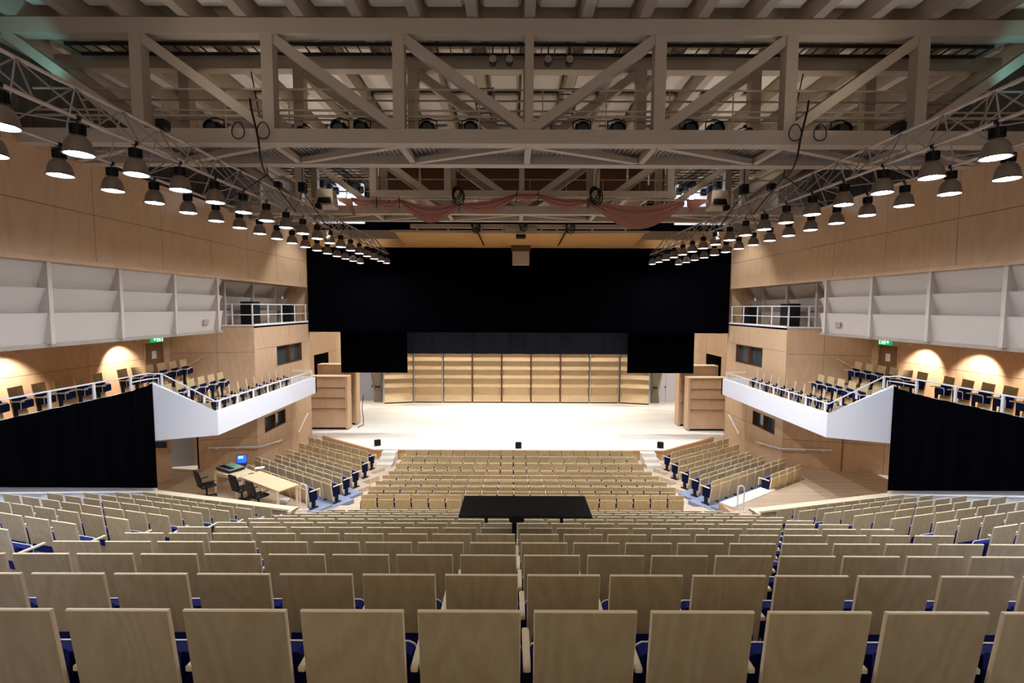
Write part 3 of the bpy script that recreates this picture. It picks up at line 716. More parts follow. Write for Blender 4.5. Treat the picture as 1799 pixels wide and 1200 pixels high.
# ================================================================== BALCONY RAILS, LAMPS, SIGNS
for m, sd in SIDES:
    t = thing('balcony_railing', f'white pipe railing on the {sd} balcony parapet', 'railing', (-9.4,17,-3.3), 'balcony railings', m)
    path = [(-11.02,5.0,-2.03),(-11.02,11.5,-2.03),(-11.02,13.3,-2.03),(-11.02,14.15,-2.03),(-10.80,14.42,-2.08),(-9.45,14.86,-3.02),(-9.42,15.0,-3.02),(-9.42,22.1,-3.02),(-10.4,22.15,-3.02)]
    MB(m).tube(path, .021, 8).build('top_rail', M_WPIPE, t, smooth=True)
    for x, y, z0, z1 in [(-11.02,8.6,-2.45,-2.03),(-11.02,9.9,-2.45,-2.03),(-11.02,11.1,-2.45,-2.03),(-11.02,12.3,-2.45,-2.03),(-11.02,13.5,-2.45,-2.03),(-10.80,14.42,-2.45,-2.08),(-10.15,14.65,-2.82,-2.54),(-9.75,14.77,-3.05,-2.81)]+[(-9.42,15.0+.0*k+1.0*k,-3.32,-3.02) for k in range(0,8)]:
        MB(m).box(x-.02, x+.02, y-.03, y+.03, z0, z1).build('post', M_WPIPE, t)
    MB(m).tube([(-11.0,13.5,-2.2),(-11.0,14.15,-2.2),(-10.86,14.36,-2.2),(-10.86,14.36,-2.45)], .02, 6).build('end_loop', M_WPIPE, t, smooth=True)
    t = thing('gallery_railing', f'white two-bar railing on the {sd} tower deck', 'railing', (WX-.1,20,-.7), 'gallery railings', m)
    for z in (.1,-.33): MB(m).tube([(-11.95,18.68,z),(WX-.08,19.08,z),(WX-.08,24.1,z)], .022, 6).build('rail', M_WPIPE, t)
    for x, y in ((-11.95,18.68),(-11.2,18.88),(WX-.08,19.08),(WX-.08,20.3),(WX-.08,21.5),(WX-.08,22.8),(WX-.08,24.0)):
        MB(m).box(x-.022, x+.022, y-.022, y+.022, -.77, .1).build('post', M_WPIPE, t)
    for q, (y, h, w) in enumerate(((19.75,.95,.6),(23.1,.85,.55))):
        x = WX-.5
        t = thing('loudspeaker', f'black loudspeaker behind the {sd} deck railing, '+('farther from the stage' if q == 0 else 'next to the stage opening'), 'loudspeaker', (x,y,-.77), 'deck loudspeakers', m)
        MB(m).cbox(x-.28, x+.22, y-w/2, y+w/2, -.74, -.74+h, .015).build('cabinet', M_BLK, t)
        MB(m).box(x+.22, x+.235, y-w/2+.03, y+w/2-.03, -.7, -.78+h).build('grille', M_DARK, t)
        MB(m).box(x-.2, x+.15, y-w/2+.05, y-w/2+.1, -.77, -.74).box(x-.2, x+.15, y+w/2-.1, y+w/2-.05, -.77, -.74).build('foot', M_STEEL, t)
    # exit sign
    t = thing('exit_sign', f'lit green exit sign above the {sd} balcony door', 'sign', (-13.2,17.5,-1.2), 'exit signs', m)
    MB(m).box(-13.28, -13.2, 17.25, 17.8, -1.33, -1.1).build('light_box', E_EXIT, t)
    MB(m).box(-13.28, -13.2, 17.23, 17.82, -1.1, -1.07).build('casing', M_WPIPE, t)
    b = MB(m); X = -13.196
    # running figure, door and arrow in white
    def q2(pts): b.add([(X,y,z) for y,z in pts], [tuple(range(len(pts)))])
    q2([(17.47,-1.31),(17.53,-1.31),(17.53,-1.12),(17.47,-1.12)]); q2([(17.60,-1.15),(17.63,-1.12),(17.66,-1.15),(17.63,-1.18)])
    q2([(17.56,-1.19),(17.66,-1.19),(17.64,-1.26),(17.57,-1.26)]); q2([(17.55,-1.31),(17.58,-1.31),(17.62,-1.26),(17.58,-1.25)]); q2([(17.66,-1.31),(17.69,-1.3),(17.64,-1.24),(17.61,-1.26)])
    q2([(17.30,-1.22),(17.36,-1.15),(17.36,-1.19),(17.43,-1.19),(17.43,-1.25),(17.36,-1.25),(17.36,-1.29)]); q2([(17.72,-1.31),(17.77,-1.31),(17.77,-1.12),(17.72,-1.12)])
    b.build('pictogram', E_EXITW, t)
    # wall washers under the gallery
    for q, (y, lit) in enumerate(((11.95,True),(13.77,m),(15.65,True))):
        x = -12.55
        lab = f'{"lit" if lit else "unlit"} spot lamp under the {sd} gallery, {ORD[q+1]} from the back'
        t = thing('spot_lamp', lab, 'lamp', (x,y,-.95), 'spot lamps over the balcony back row', m)
        MB(m).lathe([(.02,-1.02),(.07,-1.05),(.075,-1.2),(.07,-1.21)], (x,y,0), 14).build('shade', M_WHITE, t)
        MB(m).tube([(x,y,-.94),(x,y,-1.05)], .015, 6).build('stem', M_WHITE, t)
        MB(m).disc((x,y,-1.17), .05, 12).build('bulb', E_SPOT if lit else M_PAPER, t)
        if lit:
            ld = bpy.data.lights.new('balcony_spot', 'SPOT'); ld.energy = 230; ld.spot_size = R(84); ld.spot_blend = .55; ld.color = (1,.96,.88); ld.shadow_soft_size = .05
            lo = bpy.data.objects.new('balcony_spot', ld); COL.objects.link(lo); lo.location = (mir(x) if m else x, y, -1.22)
            lo.rotation_euler = Vector(((-.85 if not m else .85), .25, -1)).to_track_quat('-Z','Y').to_euler()
    # small plate on the gallery end bay
    x0 = WX-.075
    tag(MB(m).hexa([(x0+.02,16.0,-.45),(x0+.02,16.25,-.45),(x0+.005,16.25,-.62),(x0+.005,16.0,-.62),(x0+.05,16.0,-.45),(x0+.05,16.25,-.45),(x0+.035,16.25,-.62),(x0+.035,16.0,-.62)]).build('vent_plate', M_ROOF, origin=(mir(x0) if m else x0,16.1,-.53)), f'small grey vent plate on the last bay of the {sd} gallery front', 'vent')
    # black side drape
    D = Vector((0,-1,0)).normalized(); Nd = Vector((-D.y,D.x,0)); Nd = Nd if Nd.x > 0 else -Nd
    E0 = Vector((-11.0,14.28,0)); rows = [[], [], []]
    s = .15
    while s < 8.6:
        p = E0+D*s+Nd*(.1+.025*math.sin(s*9)+.012*math.sin(s*23))
        zb = -5.63+.395*s
        zt = -2.36 - .08*min(1, s/1.2) + (.10*max(0, 1-s/.35))
        zt -= 0
        for r, z in zip(rows, (zt, (zt+zb)/2, zb)): r.append((p.x,p.y,z))
        s += .06
    t = thing('side_drape', f'black stage drape hung below the {sd} balcony edge', 'drape', (-11.3,13,-2.5), 'black side drapes', m)
    MB(m).sheet(rows).build('cloth', M_BLACK, t, solid=.012)
    q = E0+D*.15+Nd*.035; q1 = E0+D*8.5+Nd*.035
    MB(m).tube([(q.x,q.y,-2.475),(q1.x,q1.y,-2.475)], .02, 6).build('hanging_rail', M_STEEL, t)
    # handrail on white wall below the drape
    t = thing('wall_handrail', f'white handrail on the white wall under the {sd} black drape', 'handrail', (-11.3,13,-5.7), 'handrails of the raked seating', m)
    pa = E0+D*.25+Nd*.16; pb = E0+D*7.2+Nd*.16
    MB(m).tube([(pa.x-.1,pa.y,-5.68),(pa.x,pa.y,-5.66),(pb.x,pb.y,-5.66+.395*6.9)], .03, 8).build('rail', M_WPIPE, t, smooth=True)
    for s in (.8,2.2,3.6,5.0,6.4):
        p = E0+D*s; z = -5.66+.395*(s-.25); MB(m).beam((p.x,p.y,z-.05), (p.x+Nd.x*.16,p.y+Nd.y*.16,z-.02), .03, .03).build('bracket', M_WPIPE, t)
    # handrails at the tower
    t = thing('wall_handrail', f'white handrail bending round the {sd} tower corner', 'handrail', (WX,19,-5.4), 'tower handrails', m)
    pf = Vector((WX,19,0))+Vector((-.967,-.255,0))*1.75+Vector((.255,-.967,0))*.12; pc = Vector((WX,19,0))+Vector((.16,-.14,0))
    MB(m).tube([(pf.x,pf.y,-5.52),(pc.x-.4,pc.y-.1,-5.5),(pc.x,pc.y,-5.52),(WX+.12,20.2,-5.72),(WX+.12,20.9,-5.86)] if 0 else [(pf.x,pf.y,-5.62),(pc.x,pc.y,-5.70),(WX+.12,20.75,-5.96)], .032, 8).build('rail', M_WPIPE, t, smooth=True)
    for x, y, z in ((pf.x+.3,pf.y+.08,-5.64),(pf.x+1.0,pf.y+.27,-5.67),(WX+.12,19.6,-5.79),(WX+.12,20.4,-5.91)): MB(m).box(x-.1, x+.01, y-.015, y+.1, z-.08, z-.05).build('bracket', M_WPIPE, t)
    t = thing('wall_handrail', f'short steep white handrail by the {sd} end of the stage', 'handrail', (WX,23,-5.8), 'stage end handrails', m)
    MB(m).tube([(WX+.1,23.55,-5.36),(WX+.1,22.45,-6.08)], .028, 8).build('rail', M_WPIPE, t)
    MB(m).box(WX-.0, WX+.1, 23.3, 23.33, -5.56, -5.53).box(WX, WX+.1, 22.6, 22.63, -6.02, -5.99).build('bracket', M_WPIPE, t)
    # balcony stair handrail
    t = thing('stair_handrail', f'pale sloping handrail on the {sd} tower face beside balcony seats', 'handrail', (-12.3,18.4,-2.2), None, m)
    MB(m).tube([(-12.75,18.3,-2.35),(-12.1,18.46,-1.95)], .022, 6).build('rail', M_EDGE, t)
    MB(m).box(-12.4,-12.36,18.38,18.5,-2.15,-2.12).build('bracket', M_EDGE, t)
    # low wall with timber cap in front of the upper side block
    t = thing('low_wall', f'low wall with birch cap in front of the {sd} upper side block', 'barrier', (-8,13,CA), 'low walls', m)
    A = Vector((-5.89,12.42,0)); B = Vector((-10.55,13.56,0)); d = (B-A).normalized(); nn = Vector((-d.y,d.x,0))
    MB(m).obox(A, d, nn, (0,0,1), (0,(B-A).length), (-.05,.05), (CA,-5.5)).build('panel', M_WALL, t)
    MB(m).obox(A, d, nn, (0,0,1), (-.06,(B-A).length), (-.11,.11), (-5.5,-5.45)).build('cap', M_EDGE, t)
    MB(m).obox(A, d, nn, (0,0,1), (-.06,.02), (-.11,.25), (-5.5,-5.44)).build('end_cap', M_EDGE, t)
    # hoop rail
    hx, hy = -6.62, 14.6
    t = thing('grab_rail', f'white hoop grab rail at the {sd} aisle of the cross gangway', 'handrail', (hx,hy,CA), 'hoop grab rails', m)
    pts = [(hx-.1,hy,CA),(hx-.1,hy,CA+.72)]+[(hx+.0-.1*math.cos(a)*1,hy,CA+.72+.12*math.sin(a)) for a in [math.pi*k/8 for k in range(1,8)]]+[(hx+.1,hy,CA+.72),(hx+.1,hy,CA)]
    MB(m).tube(pts, .022, 8).build('hoop', M_WPIPE, t, smooth=True)
    MB(m).cbox(hx-.15,hx-.05,hy-.05,hy+.05,CA,CA+.015,.004).cbox(hx+.05,hx+.15,hy-.05,hy+.05,CA,CA+.015,.004).build('base_plate', M_WPIPE, t)
    # steps to the stage
    t = thing('stage_steps', f'three pale steps up to the stage on the {sd}', 'steps', (-5.75,21.7,-7.24), 'stage steps', m)
    for k in range(3):
        MB(m).box(-6.1+.0*k, -5.42, 22.04-.42*(3-k)+.0, 22.04-.42*(2-k)+.02, -7.24, -7.24+.145*(k+1)).build('step', M_STAGE, t)

# ================================================================== STAGE
# acoustic shell along the back
def shell_panel(xc, yc, ang, label, m=False):
    t = thing('shell_panel', label, 'acoustic panel', (xc,yc,SZ), 'acoustic shell panels at the back of the stage')
    c, s = math.cos(ang), math.sin(ang); U = (c,s,0); N = (s,-c,0)
    zs = [SZ+.08,SZ+1.13,SZ+1.75,SZ+2.37,SZ+2.99,SZ+3.61,SZ+4.6]
    for i in range(6):
        z0, z1 = zs[i], zs[i+1]; o = Vector((xc,yc,0)); u = Vector(U); n = Vector(N)
        lo, hi = (.20, -.06)                          # each board leans: foot forward, head back
        vs = [o+u*a+n*(hi if z == z1 else lo)+n*d+Vector((0,0,z)) for d in (0,-.03) for z in (z0,z1-.035) for a in (-.985,.985)]
        vs = []
        for d in (0,-.03):
            for a, z, k in ((-.985,z0,lo),(.985,z0,lo),(.985,z1-.045,hi),(-.985,z1-.045,hi)): vs.append(o+u*a+n*(k+d)+Vector((0,0,z)))
        MB().add(vs, [(0,1,2,3),(7,6,5,4),(0,4,5,1),(1,5,6,2),(2,6,7,3),(3,7,4,0)]).build('board', M_SHELL, t)
    MB().obox((xc,yc,0), U, N, (0,0,1), (-.99,.99), (-.16,-.12), (SZ,SZ+4.6)).build('backing', M_BROWN, t)
    for q in (-1,1): MB().obox((xc,yc,0), U, N, (0,0,1), (q*1.018-.024,q*1.018+.024), (-.12,.16), (SZ,SZ+4.6)).build('post', M_SILVER if (ang and q*ang < 0) or label.endswith('third left of centre') or label.endswith('third right of centre') else M_BROWN, t)
    MB().obox((xc,yc,0), U, N, (0,0,1), (-.98,.98), (-.14,.2), (SZ+.0,SZ+.07)).build('base', M_STEEL, t)
for k in range(-3, 4):
    lab = 'centre' if k == 0 else f'{ORD[abs(k)]} {"left" if k < 0 else "right"} of centre'
    shell_panel(XC+2.09*k-.02, 33.45, 0, f'maple acoustic shell panel at the back of the stage, {lab}')
shell_panel(XC-8.38, 33.2, R(14), 'angled maple shell panel at the left end of the shell')
shell_panel(XC+8.38, 33.2, R(-14), 'angled maple shell panel at the right end of the shell')
# reflector towers at both sides
for m, sd in SIDES:
    for q, (x0, x1, yy, zt, w) in enumerate(((-11.2,-9.05,25.85,-3.84,'nearer'),(-11.1,-8.9,26.9,-3.3,'farther'))):
        t = thing('reflector_tower', f'timber reflector tower with four sloped boards, {w} one at stage {sd}', 'acoustic panel', ((x0+x1)/2,yy,SZ), 'timber reflector towers', m)
        H = zt-SZ; zz = [SZ+.12, SZ+.12+.37*H, SZ+.12+.57*H, SZ+.12+.76*H, zt]
        for i in range(4):
            MB(m).hexa([(x0+.04,yy-.10,zz[i]),(x1-.12,yy-.10,zz[i]),(x1-.12,yy-.04,zz[i]),(x0+.04,yy-.04,zz[i]),(x0+.04,yy+.05,zz[i+1]-.04),(x1-.12,yy+.05,zz[i+1]-.04),(x1-.12,yy+.1,zz[i+1]-.04),(x0+.04,yy+.1,zz[i+1]-.04)]).build('board', M_LIP if 0 else M_WALL, t)
        MB(m).box(x1-.12, x1, yy-.16, yy+.45, SZ+.06, zt).build('side_panel', M_WALL, t)
        MB(m).box(x0, x0+.04, yy-.16, yy+.45, SZ+.06, zt).build('side_panel', M_WALL, t)
        MB(m).box(x0, x1, yy-.18, yy+.46, zt, zt+.04).build('top', M_EDGE, t)
        MB(m).box(x0+.1, x1-.15, yy-.05, yy+.4, SZ, SZ+.1).build('base', M_BLK, t)
        if q == 0 and not m:
            tag(MB().tube([(-8.75,27.5,SZ+1.6),(-8.72,27.1,SZ+.9),(-8.55,26.8,SZ+.35),(-8.5,26.6,SZ+.06),(-8.7,26.3,SZ+.02),(-8.6,26.0,SZ+.02)], .02, 6).build('stage_cable', M_CABLE), 'black cable hanging beside the left reflector tower', 'cable')
def curtain(name, x0, x1, Y, z0, z1, amp, freq, m_, label, cat, group=None, edge=None):
    top = []; bot = []; mid = []; x = x0
    while x <= x1+1e-6:
        y = Y+amp*math.sin(x*freq)+amp*.5*math.sin(x*freq*2.3+1)
        top.append((x,y,z1)); mid.append((x,y,(z0+z1)/2)); bot.append((x,y*1+amp*.4*math.sin(x*freq*1.1),z0)); x += .05
    t = thing(name, label, cat, ((x0+x1)/2,Y,z1), group)
    MB().sheet([top,mid,bot]).build('cloth', m_, t, solid=.012)
    MB().tube([(x0,Y,z1+.03),(x1,Y,z1+.03)], .03, 6).build('pipe', M_STEEL, t)
    return t
curtain('proscenium_border', WX+.06, mir(WX)-.06, 24.0, -1.27, 3.02, .02, 3, M_BLACK, 'huge black border curtain spanning the stage opening', 'curtain')
curtain('black_curtain', -9.26, -5.66, 25.4, -3.55, 0, .03, 5, M_BLACK, 'black leg curtain hanging at the left of the stage', 'curtain', 'black leg curtains')
curtain('black_curtain', 6.25, 9.88, 25.4, -3.52, 0, .03, 5, M_BLACK, 'black leg curtain hanging at the right of the stage', 'curtain', 'black leg curtains')
curtain('back_curtain', -8.4, 9.1, 31.0, -3.05, 2.0, .06, 4, M_NAVYC, 'midnight blue curtain hanging above the shell panels', 'curtain')
for m, sd in SIDES:
    t = thing('tied_curtain', f'olive gathered curtain tied back beside the {sd} end of shell', 'curtain', (-9.6,33.45,SZ), 'tied back curtains', m)
    b = MB(m)
    for k in range(12):
        a = k/11-.5
        b.tube([(-9.7+a*.9,33.5+.05*math.sin(k*2),SZ+3.2),(-9.65+a*.55,33.47,SZ+1.9),(-9.6+a*.2,33.45,SZ+1.1),(-9.6+a*.45,33.45+.05*math.cos(k*2),SZ+.5),(-9.6+a*.5,33.45,SZ+.02)], .06, 6)
    b.build('cloth', mat('olive_curtain_'+sd, (140, 128, 104), .9), t, smooth=True)
    MB(m).lathe([(.17,SZ+1.06),(.18,SZ+1.12),(.17,SZ+1.17)], (-9.6,33.45,0), 14).build('tie', M_STEEL, t)
for x, y, rz, l in ((-6.6,22.75,.5,'left'),(.33,22.42,0,'centre'),(7.25,22.55,-.3,'right')):
    t = thing('stage_monitor', f'small black speaker on the stage edge, {l} one of three', 'loudspeaker', (x,y,SZ), 'small speakers along the stage edge')
    c, s = math.cos(rz), math.sin(rz); U = Vector((c,s,0)); V = Vector((-s,c,0)); o = Vector((x,y,SZ+.02))
    MB().hexa([o-U*.15-V*.1,o+U*.15-V*.1,o+U*.13+V*.14,o-U*.13+V*.14,o-U*.15-V*.06+Vector((0,0,.27)),o+U*.15-V*.06+Vector((0,0,.27)),o+U*.13+V*.14+Vector((0,0,.25)),o-U*.13+V*.14+Vector((0,0,.25))]).build('cabinet', M_BLK, t)
    MB().obox(o, U, V, (0,0,1), (-.13,.13), (-.105,-.09), (.03,.22)).build('grille', M_DARK, t)
    MB().obox(o, U, V, (0,0,1), (-.12,.12), (-.06,.1), (-.02,.0)).build('foot', M_STEEL, t)
# chair at stage right
t = thing('wooden_chair', 'wooden chair with blue pad at the right side of stage', 'chair', (11.55,32.2,SZ))
MB().cbox(11.3,11.8,31.95,32.4,SZ+.42,SZ+.47,.01).build('seat', M_BLUE, t)
MB().cbox(11.32,11.78,32.38,32.42,SZ+.55,SZ+1.0,.01).build('backrest', M_BLUE, t)
for x in (11.33,11.77):
    for y in (31.98,32.4): MB().box(x-.02,x+.02,y-.02,y+.02,SZ,SZ+(.42 if y < 32.2 else 1.0)).build('leg', M_EDGE, t)

# ================================================================== OVER THE STAGE
b = thing('canopy_reflector', 'curved oak canopy reflector above the black border', 'acoustic panel', (XC,23,3.3))
m_ = MB(); rows = []
for k in range(9):
    f = k/8; y = 22.0+1.9*f; z = 3.44-.36*math.sin(f*math.pi/2); ww = 5.75-.12*f
    rows.append([(XC-ww,y,z),(XC-ww*.34,y,z-.03),(XC+ww*.34,y,z-.03),(XC+ww,y,z)])
m_.sheet(rows).build('reflector_board', M_CANOPY, b, smooth=True, solid=.04)
MB().box(XC-5.95, XC+5.98, 21.93, 22.0, 3.44, 3.54).build('front_edge', M_CREAM, b)
tag(MB().box(WX+.3, mir(WX)-.3, 23.93, 24.03, 3.0, 3.42).build('timber_fascia', M_CANOPY, origin=(XC,23.95,3.2)), 'oak fascia strip directly above the black border', 'fascia')
t = thing('lighting_bar', 'cream lighting bar tray above the oak canopy', 'lighting bar', (XC,21.6,3.6))
MB().box(-4.6, 5.5, 21.5, 21.66, 3.56, 3.74).build('tray', M_CREAM, t)
for x in (-4.3,-2.9,-1.4,-.45,1.3,2.0,3.6,5.1): MB().box(x-.03,x+.03,21.53,21.6,3.4,3.58).build('bracket', M_CREAM, t)
MB().box(-.35,1.1,21.45,21.5,3.42,3.6).build('projector_plate', M_CREAM, t)
t = thing('projector', 'black projector hanging at the centre below the lighting bar', 'projector', (.38,21.5,3.3))
MB().cbox(.16,.60,21.35,21.75,3.12,3.28,.02).build('body', M_BLK, t)
MB().lathe([(.06,21.3),(.065,21.36)], (.38,0,3.2), 14, 'y').build('lens', M_LENS, t)
MB().tube([(.25,21.5,3.28),(.25,21.5,3.42)], .012, 6).tube([(.5,21.5,3.28),(.5,21.5,3.42)], .012, 6).build('hanger', M_STEEL, t)
t = thing('hanging_speaker', 'pale square speaker box hung at the centre of black border', 'loudspeaker', (.42,23.5,2.5))
MB().cbox(.0,.84,23.45,23.8,2.1,2.78,.02).build('cabinet', M_CREAM, t)
MB().cbox(-.06,.9,23.5,23.78,2.8,3.25,.02).build('top_cabinet', M_BROWN, t)
MB().tube([(.1,23.6,3.25),(.1,23.6,3.6)], .012, 5).tube([(.75,23.6,3.25),(.75,23.6,3.6)], .012, 5).build('hanger', M_STEEL, t)
t = thing('masking_curtain', 'black masking cloth strip above the oak canopy', 'curtain', (XC,23.3,4.1))
MB().box(-9.6, 10.3, 23.3, 23.34, 3.75, 4.55).build('cloth', M_BLACK, t)
b = MB()
for x in (-9,-4.5,XC+1.19*.5,5,9.6): b.tube([(x,23.32,4.5),(x,23.32,6.6)], .01, 5)
b.build('wires', M_CABLE, t)
# brown baffles and white light wall behind truss two
for x0, x1, l in ((-5.75,-4.05,'left short'),(-3.95,4.9,'long middle'),(5.0,6.55,'right short')):
    tag(MB().box(x0, x1, 20.75, 20.83, 5.05, 5.98).build('brown_baffle', M_BROWN, origin=((x0+x1)/2,20.8,5.5)), f'{l} brown timber baffle high above the stage front', 'baffle')
for m, sd in SIDES:
    for k, (xx, yy) in enumerate(((-8.9,21.3),(-7.6,21.8))):
        t = thing('spotlight_bar', f'bar of black spotlights above stage {sd}, '+('outer' if k == 0 else 'inner')+' of two', 'lighting bar', (xx,yy+1,5.8), 'spotlight bars over the stage corners', m)
        MB(m).tube([(xx,yy,5.9),(xx+1.2,yy+4.5,5.6)], .03, 6).build('bar', M_BLK, t)
        for q in range(9):
            f = (q+.5)/9; x = xx+1.2*f; y = yy+4.5*f; z = 5.9-.3*f
            MB(m).cbox(x-.14,x+.14,y-.18,y+.14,z-.42,z-.1,.03).build('spotlight', M_BLK, t)
    b = MB(m)
    for k in range(9): b.tube([(-9.9+.35*k,20.7,5.94),(-9.0+.35*k,25.8,5.7)], .02, 5)
    for k in range(14): b.tube([(-10,20.8+.38*k,5.94-.018*k),(-6.6,20.8+.38*k,5.94-.018*k)], .02, 5)
    tag(b.build('rigging_grid', M_BLK, origin=(mir(-8.3) if m else -8.3,23,6.1)), f'black rigging grid of bars above the {sd} stage corner', 'rigging')
    # hung cream ceiling speaker
    t = thing('horn_speaker', f'cream flared horn speaker hung under the {sd} end of stage truss', 'loudspeaker', (-6.66,17.3,3.85), 'hung horn speakers', m)
    MB(m).hexa([(-7.0,16.95,3.60),(-6.32,16.95,3.60),(-6.32,17.45,3.52),(-7.0,17.45,3.52),(-6.93,17.05,4.18),(-6.4,17.05,4.18),(-6.4,17.45,4.14),(-6.93,17.45,4.14)]).build('cabinet', M_CREAM, t)
    MB(m).hexa([(-6.9,16.92,3.66),(-6.42,16.92,3.66),(-6.42,16.97,3.66),(-6.9,16.97,3.66),(-6.86,16.95,3.86),(-6.46,16.95,3.86),(-6.46,17.0,3.86),(-6.86,17.0,3.86)]).build('horn_mouth', M_DARK, t)
    MB(m).tube([(-6.66,17.25,4.14),(-6.66,17.62,4.6)], .02, 6).build('hanger', M_STEEL, t)
    # work light
    t = thing('work_light', f'glaring white work lamp beside the {sd} horn speaker', 'lamp', (-7.15,21.0,4.75), 'work lamps', m)
    MB(m).lathe([(.05,21.15),(.13,21.05),(.14,21.0)], (-7.15,0,4.82), 14, 'y').build('housing', M_STEEL, t)
    MB(m).disc((-7.15,20.99,4.82), .10, 14, 'y').build('bulb', E_WORK, t)
    MB(m).tube([(-7.15,21.1,4.9),(-7.15,21.1,5.6)], .015, 6).build('stem', M_STEEL, t)
    t = thing('white_flat', f'white flat panel behind the {sd} work lamp', 'panel', (-8.3,23,4.8), None, m)
    MB(m).box(-9.6,-7.1,23.0,23.08,4.0,5.9).build('panel', M_DOORW, t)
    MB(m).tube([(-9.3,23.04,5.85),(-9.3,23.04,6.62)], .012, 5).tube([(-7.4,23.04,5.85),(-7.4,23.04,6.62)], .012, 5).build('wires', M_CABLE, t)
# pipe, cross beam and pink swag in front of truss two
tag(MB().box(-5.0, 5.86, 17.2, 17.4, 3.97, 4.18).build('cross_beam', M_CREAM, origin=(XC,17.3,4.1)), 'cream cross beam above the pink swag', 'beam')  # coordinates of this group, horn speakers and swag coils scaled about the camera
tag(MB().tube([(-7.75,17.16,3.86),(8.5,17.16,3.86)], .03, 8).build('curtain_pipe', M_CREAM, origin=(XC,17.16,3.86)), 'cream pipe carrying the pink swag', 'pipe')
SW = [(-5.72,3.83),(-4.82,3.78),(-4.02,3.78),(-1.89,3.64),(.14,3.99),(.9,3.99),(2.69,3.78),(6.24,3.8)]
t = thing('swag_curtain', 'faded pink curtain swagged along the pipe before stage truss', 'curtain', (XC,17.05,3.8))
rows = [[] for _ in range(7)]
sag = [.12,.16,.42,.2,.04,.16,.62]
wid = [.2,.22,.32,.30,.22,.28,.42]
for i in range(len(SW)-1):
    (xa,za),(xb,zb) = SW[i], SW[i+1]; n = max(6, int((xb-xa)/.12))
    for k in range(n):
        f = k/n; x = xa+(xb-xa)*f; base = za+(zb-za)*f
        a = math.sin(math.pi*f); dz = -sag[i]*a
        for j in range(7):
            g = j/6; w = .07+wid[i]*a*.8
            rows[j].append((x, 17.07-.06*a*math.sin(g*math.pi)-.03*math.sin(g*21+.5+a), base+.04+dz*(.35+.65*g)-w*g))
MB().sheet(rows).build('cloth', M_PINK, t, smooth=True, solid=.012)
b = MB()
for x0, dx, lz in ((-5.72,.47,-.33),(6.24,.7,-.24)):
    for k in range(9):
        a = k/8
        b.tube([(x0+(a*dx if x0 > 0 else -a*dx*.9),17.05,3.84-.05*a),(x0+(a*dx if x0 > 0 else -a*dx*.9)*.7,17.03,3.73+lz*.3*(1-a)),(x0+.1+(a*dx if x0 > 0 else -a*dx)*.35,17.05,3.69+lz*(1.3-a))], .05, 6)
b.build('gathered_end', M_PINK, t, smooth=True)
for x, z in SW[1:-1]: MB().tube([(x,17.0,z+.12),(x+.02,16.98,z-.1),(x-.01,17.0,z-.28)], .015, 5).build('tie', M_CABLE, t)
# coils of cable
def coil(x, Y, z, r, label, tail):
    t = thing('cable_coil', label, 'cable', (x,Y,z), 'coils of black cable')
    for q in range(4):
        rr = r*(.8+.12*q); ph = random.uniform(-.5,.5)
        pts = [(x+rr*.75*math.cos(a)*math.cos(ph)+.03*q-.05, Y+.05*math.sin(3*a+q)+rr*.4*math.cos(a)*math.sin(ph), z-.05*q+rr*math.sin(a)-rr*.2) for a in [2*math.pi*k/18 for k in range(19)]]
        MB().tube(pts, .022, 6).build('loop', M_CABLE, t, smooth=True)
    MB().tube([(x,Y,z+r*.7),(x+.05,Y+.02,z+r+.4),(x+.12,Y+.05,z+r+tail)], .014, 5).build('hanging_line', M_CABLE, t)
coil(-1.94, 17.0, 4.11, .245, 'black cable coil hanging left above the pink swag', .6)
coil(2.93, 17.0, 4.11, .245, 'black cable coil hanging right above the pink swag', .6)
coil(-1.65, 21.3, 3.75, .22, 'black cable coil above the canopy, left of the projector', .2)
coil(.45, 21.2, 3.78, .18, 'black cable coil right above the projector', .2)
coil(2.55, 21.3, 3.75, .22, 'black cable coil above the canopy, right of the projector', .2)
for x, dx, l in ((-1.62,.22,'left'),(2.45,-.2,'right')):
    tag(MB().tube([(x,21.3,3.55),(x+dx*.3,21.8,3.35),(x+dx,23.4,3.05)], .035, 6).build('cable_run', M_CABLE), f'black cable running down the oak canopy on the {l}', 'cable')
tag(MB().box(2.83,2.87,17.9,17.95,3.28,3.68).build('batten_tube', M_WPIPE, origin=(2.85,17.9,3.5)) if 0 else MB().box(4.95,5.0,17.6,17.65,4.5,4.85).build('batten_tube', M_WPIPE, origin=(5,17.6,4.7)), 'small white upright tube right of the stage truss centre', 'tube')

# ================================================================== BLACK BOARD ON A POST
t = thing('black_desk_board', 'black painted desk board on a post above the middle rows', 'table', (.18,6.25,-3.9))
MB().hexa([(-.69,5.98,-2.745),(1.06,5.98,-2.745),(1.06,6.54,-2.70),(-.67,6.54,-2.70),(-.69,5.98,-2.72),(1.06,5.98,-2.72),(1.04,6.54,-2.675),(-.67,6.54,-2.675)]).build('board', M_BOARD, t)
MB().tube([(.04,6.2,-3.98),(.04,6.2,-2.74)], .035, 10).build('post', M_BLK, t)
MB().cbox(-.03,.17,5.99,6.25,-2.82,-2.73,.02).build('bracket', M_BLK, t)
for x in (-.33,.66): MB().box(x-.02,x+.02,6.0,6.05,-2.82,-2.74).build('peg', M_BLK, t)
MB().cbox(-.06,.14,6.1,6.3,-4.0,-3.96,.01).build('foot_plate', M_BLK, t)

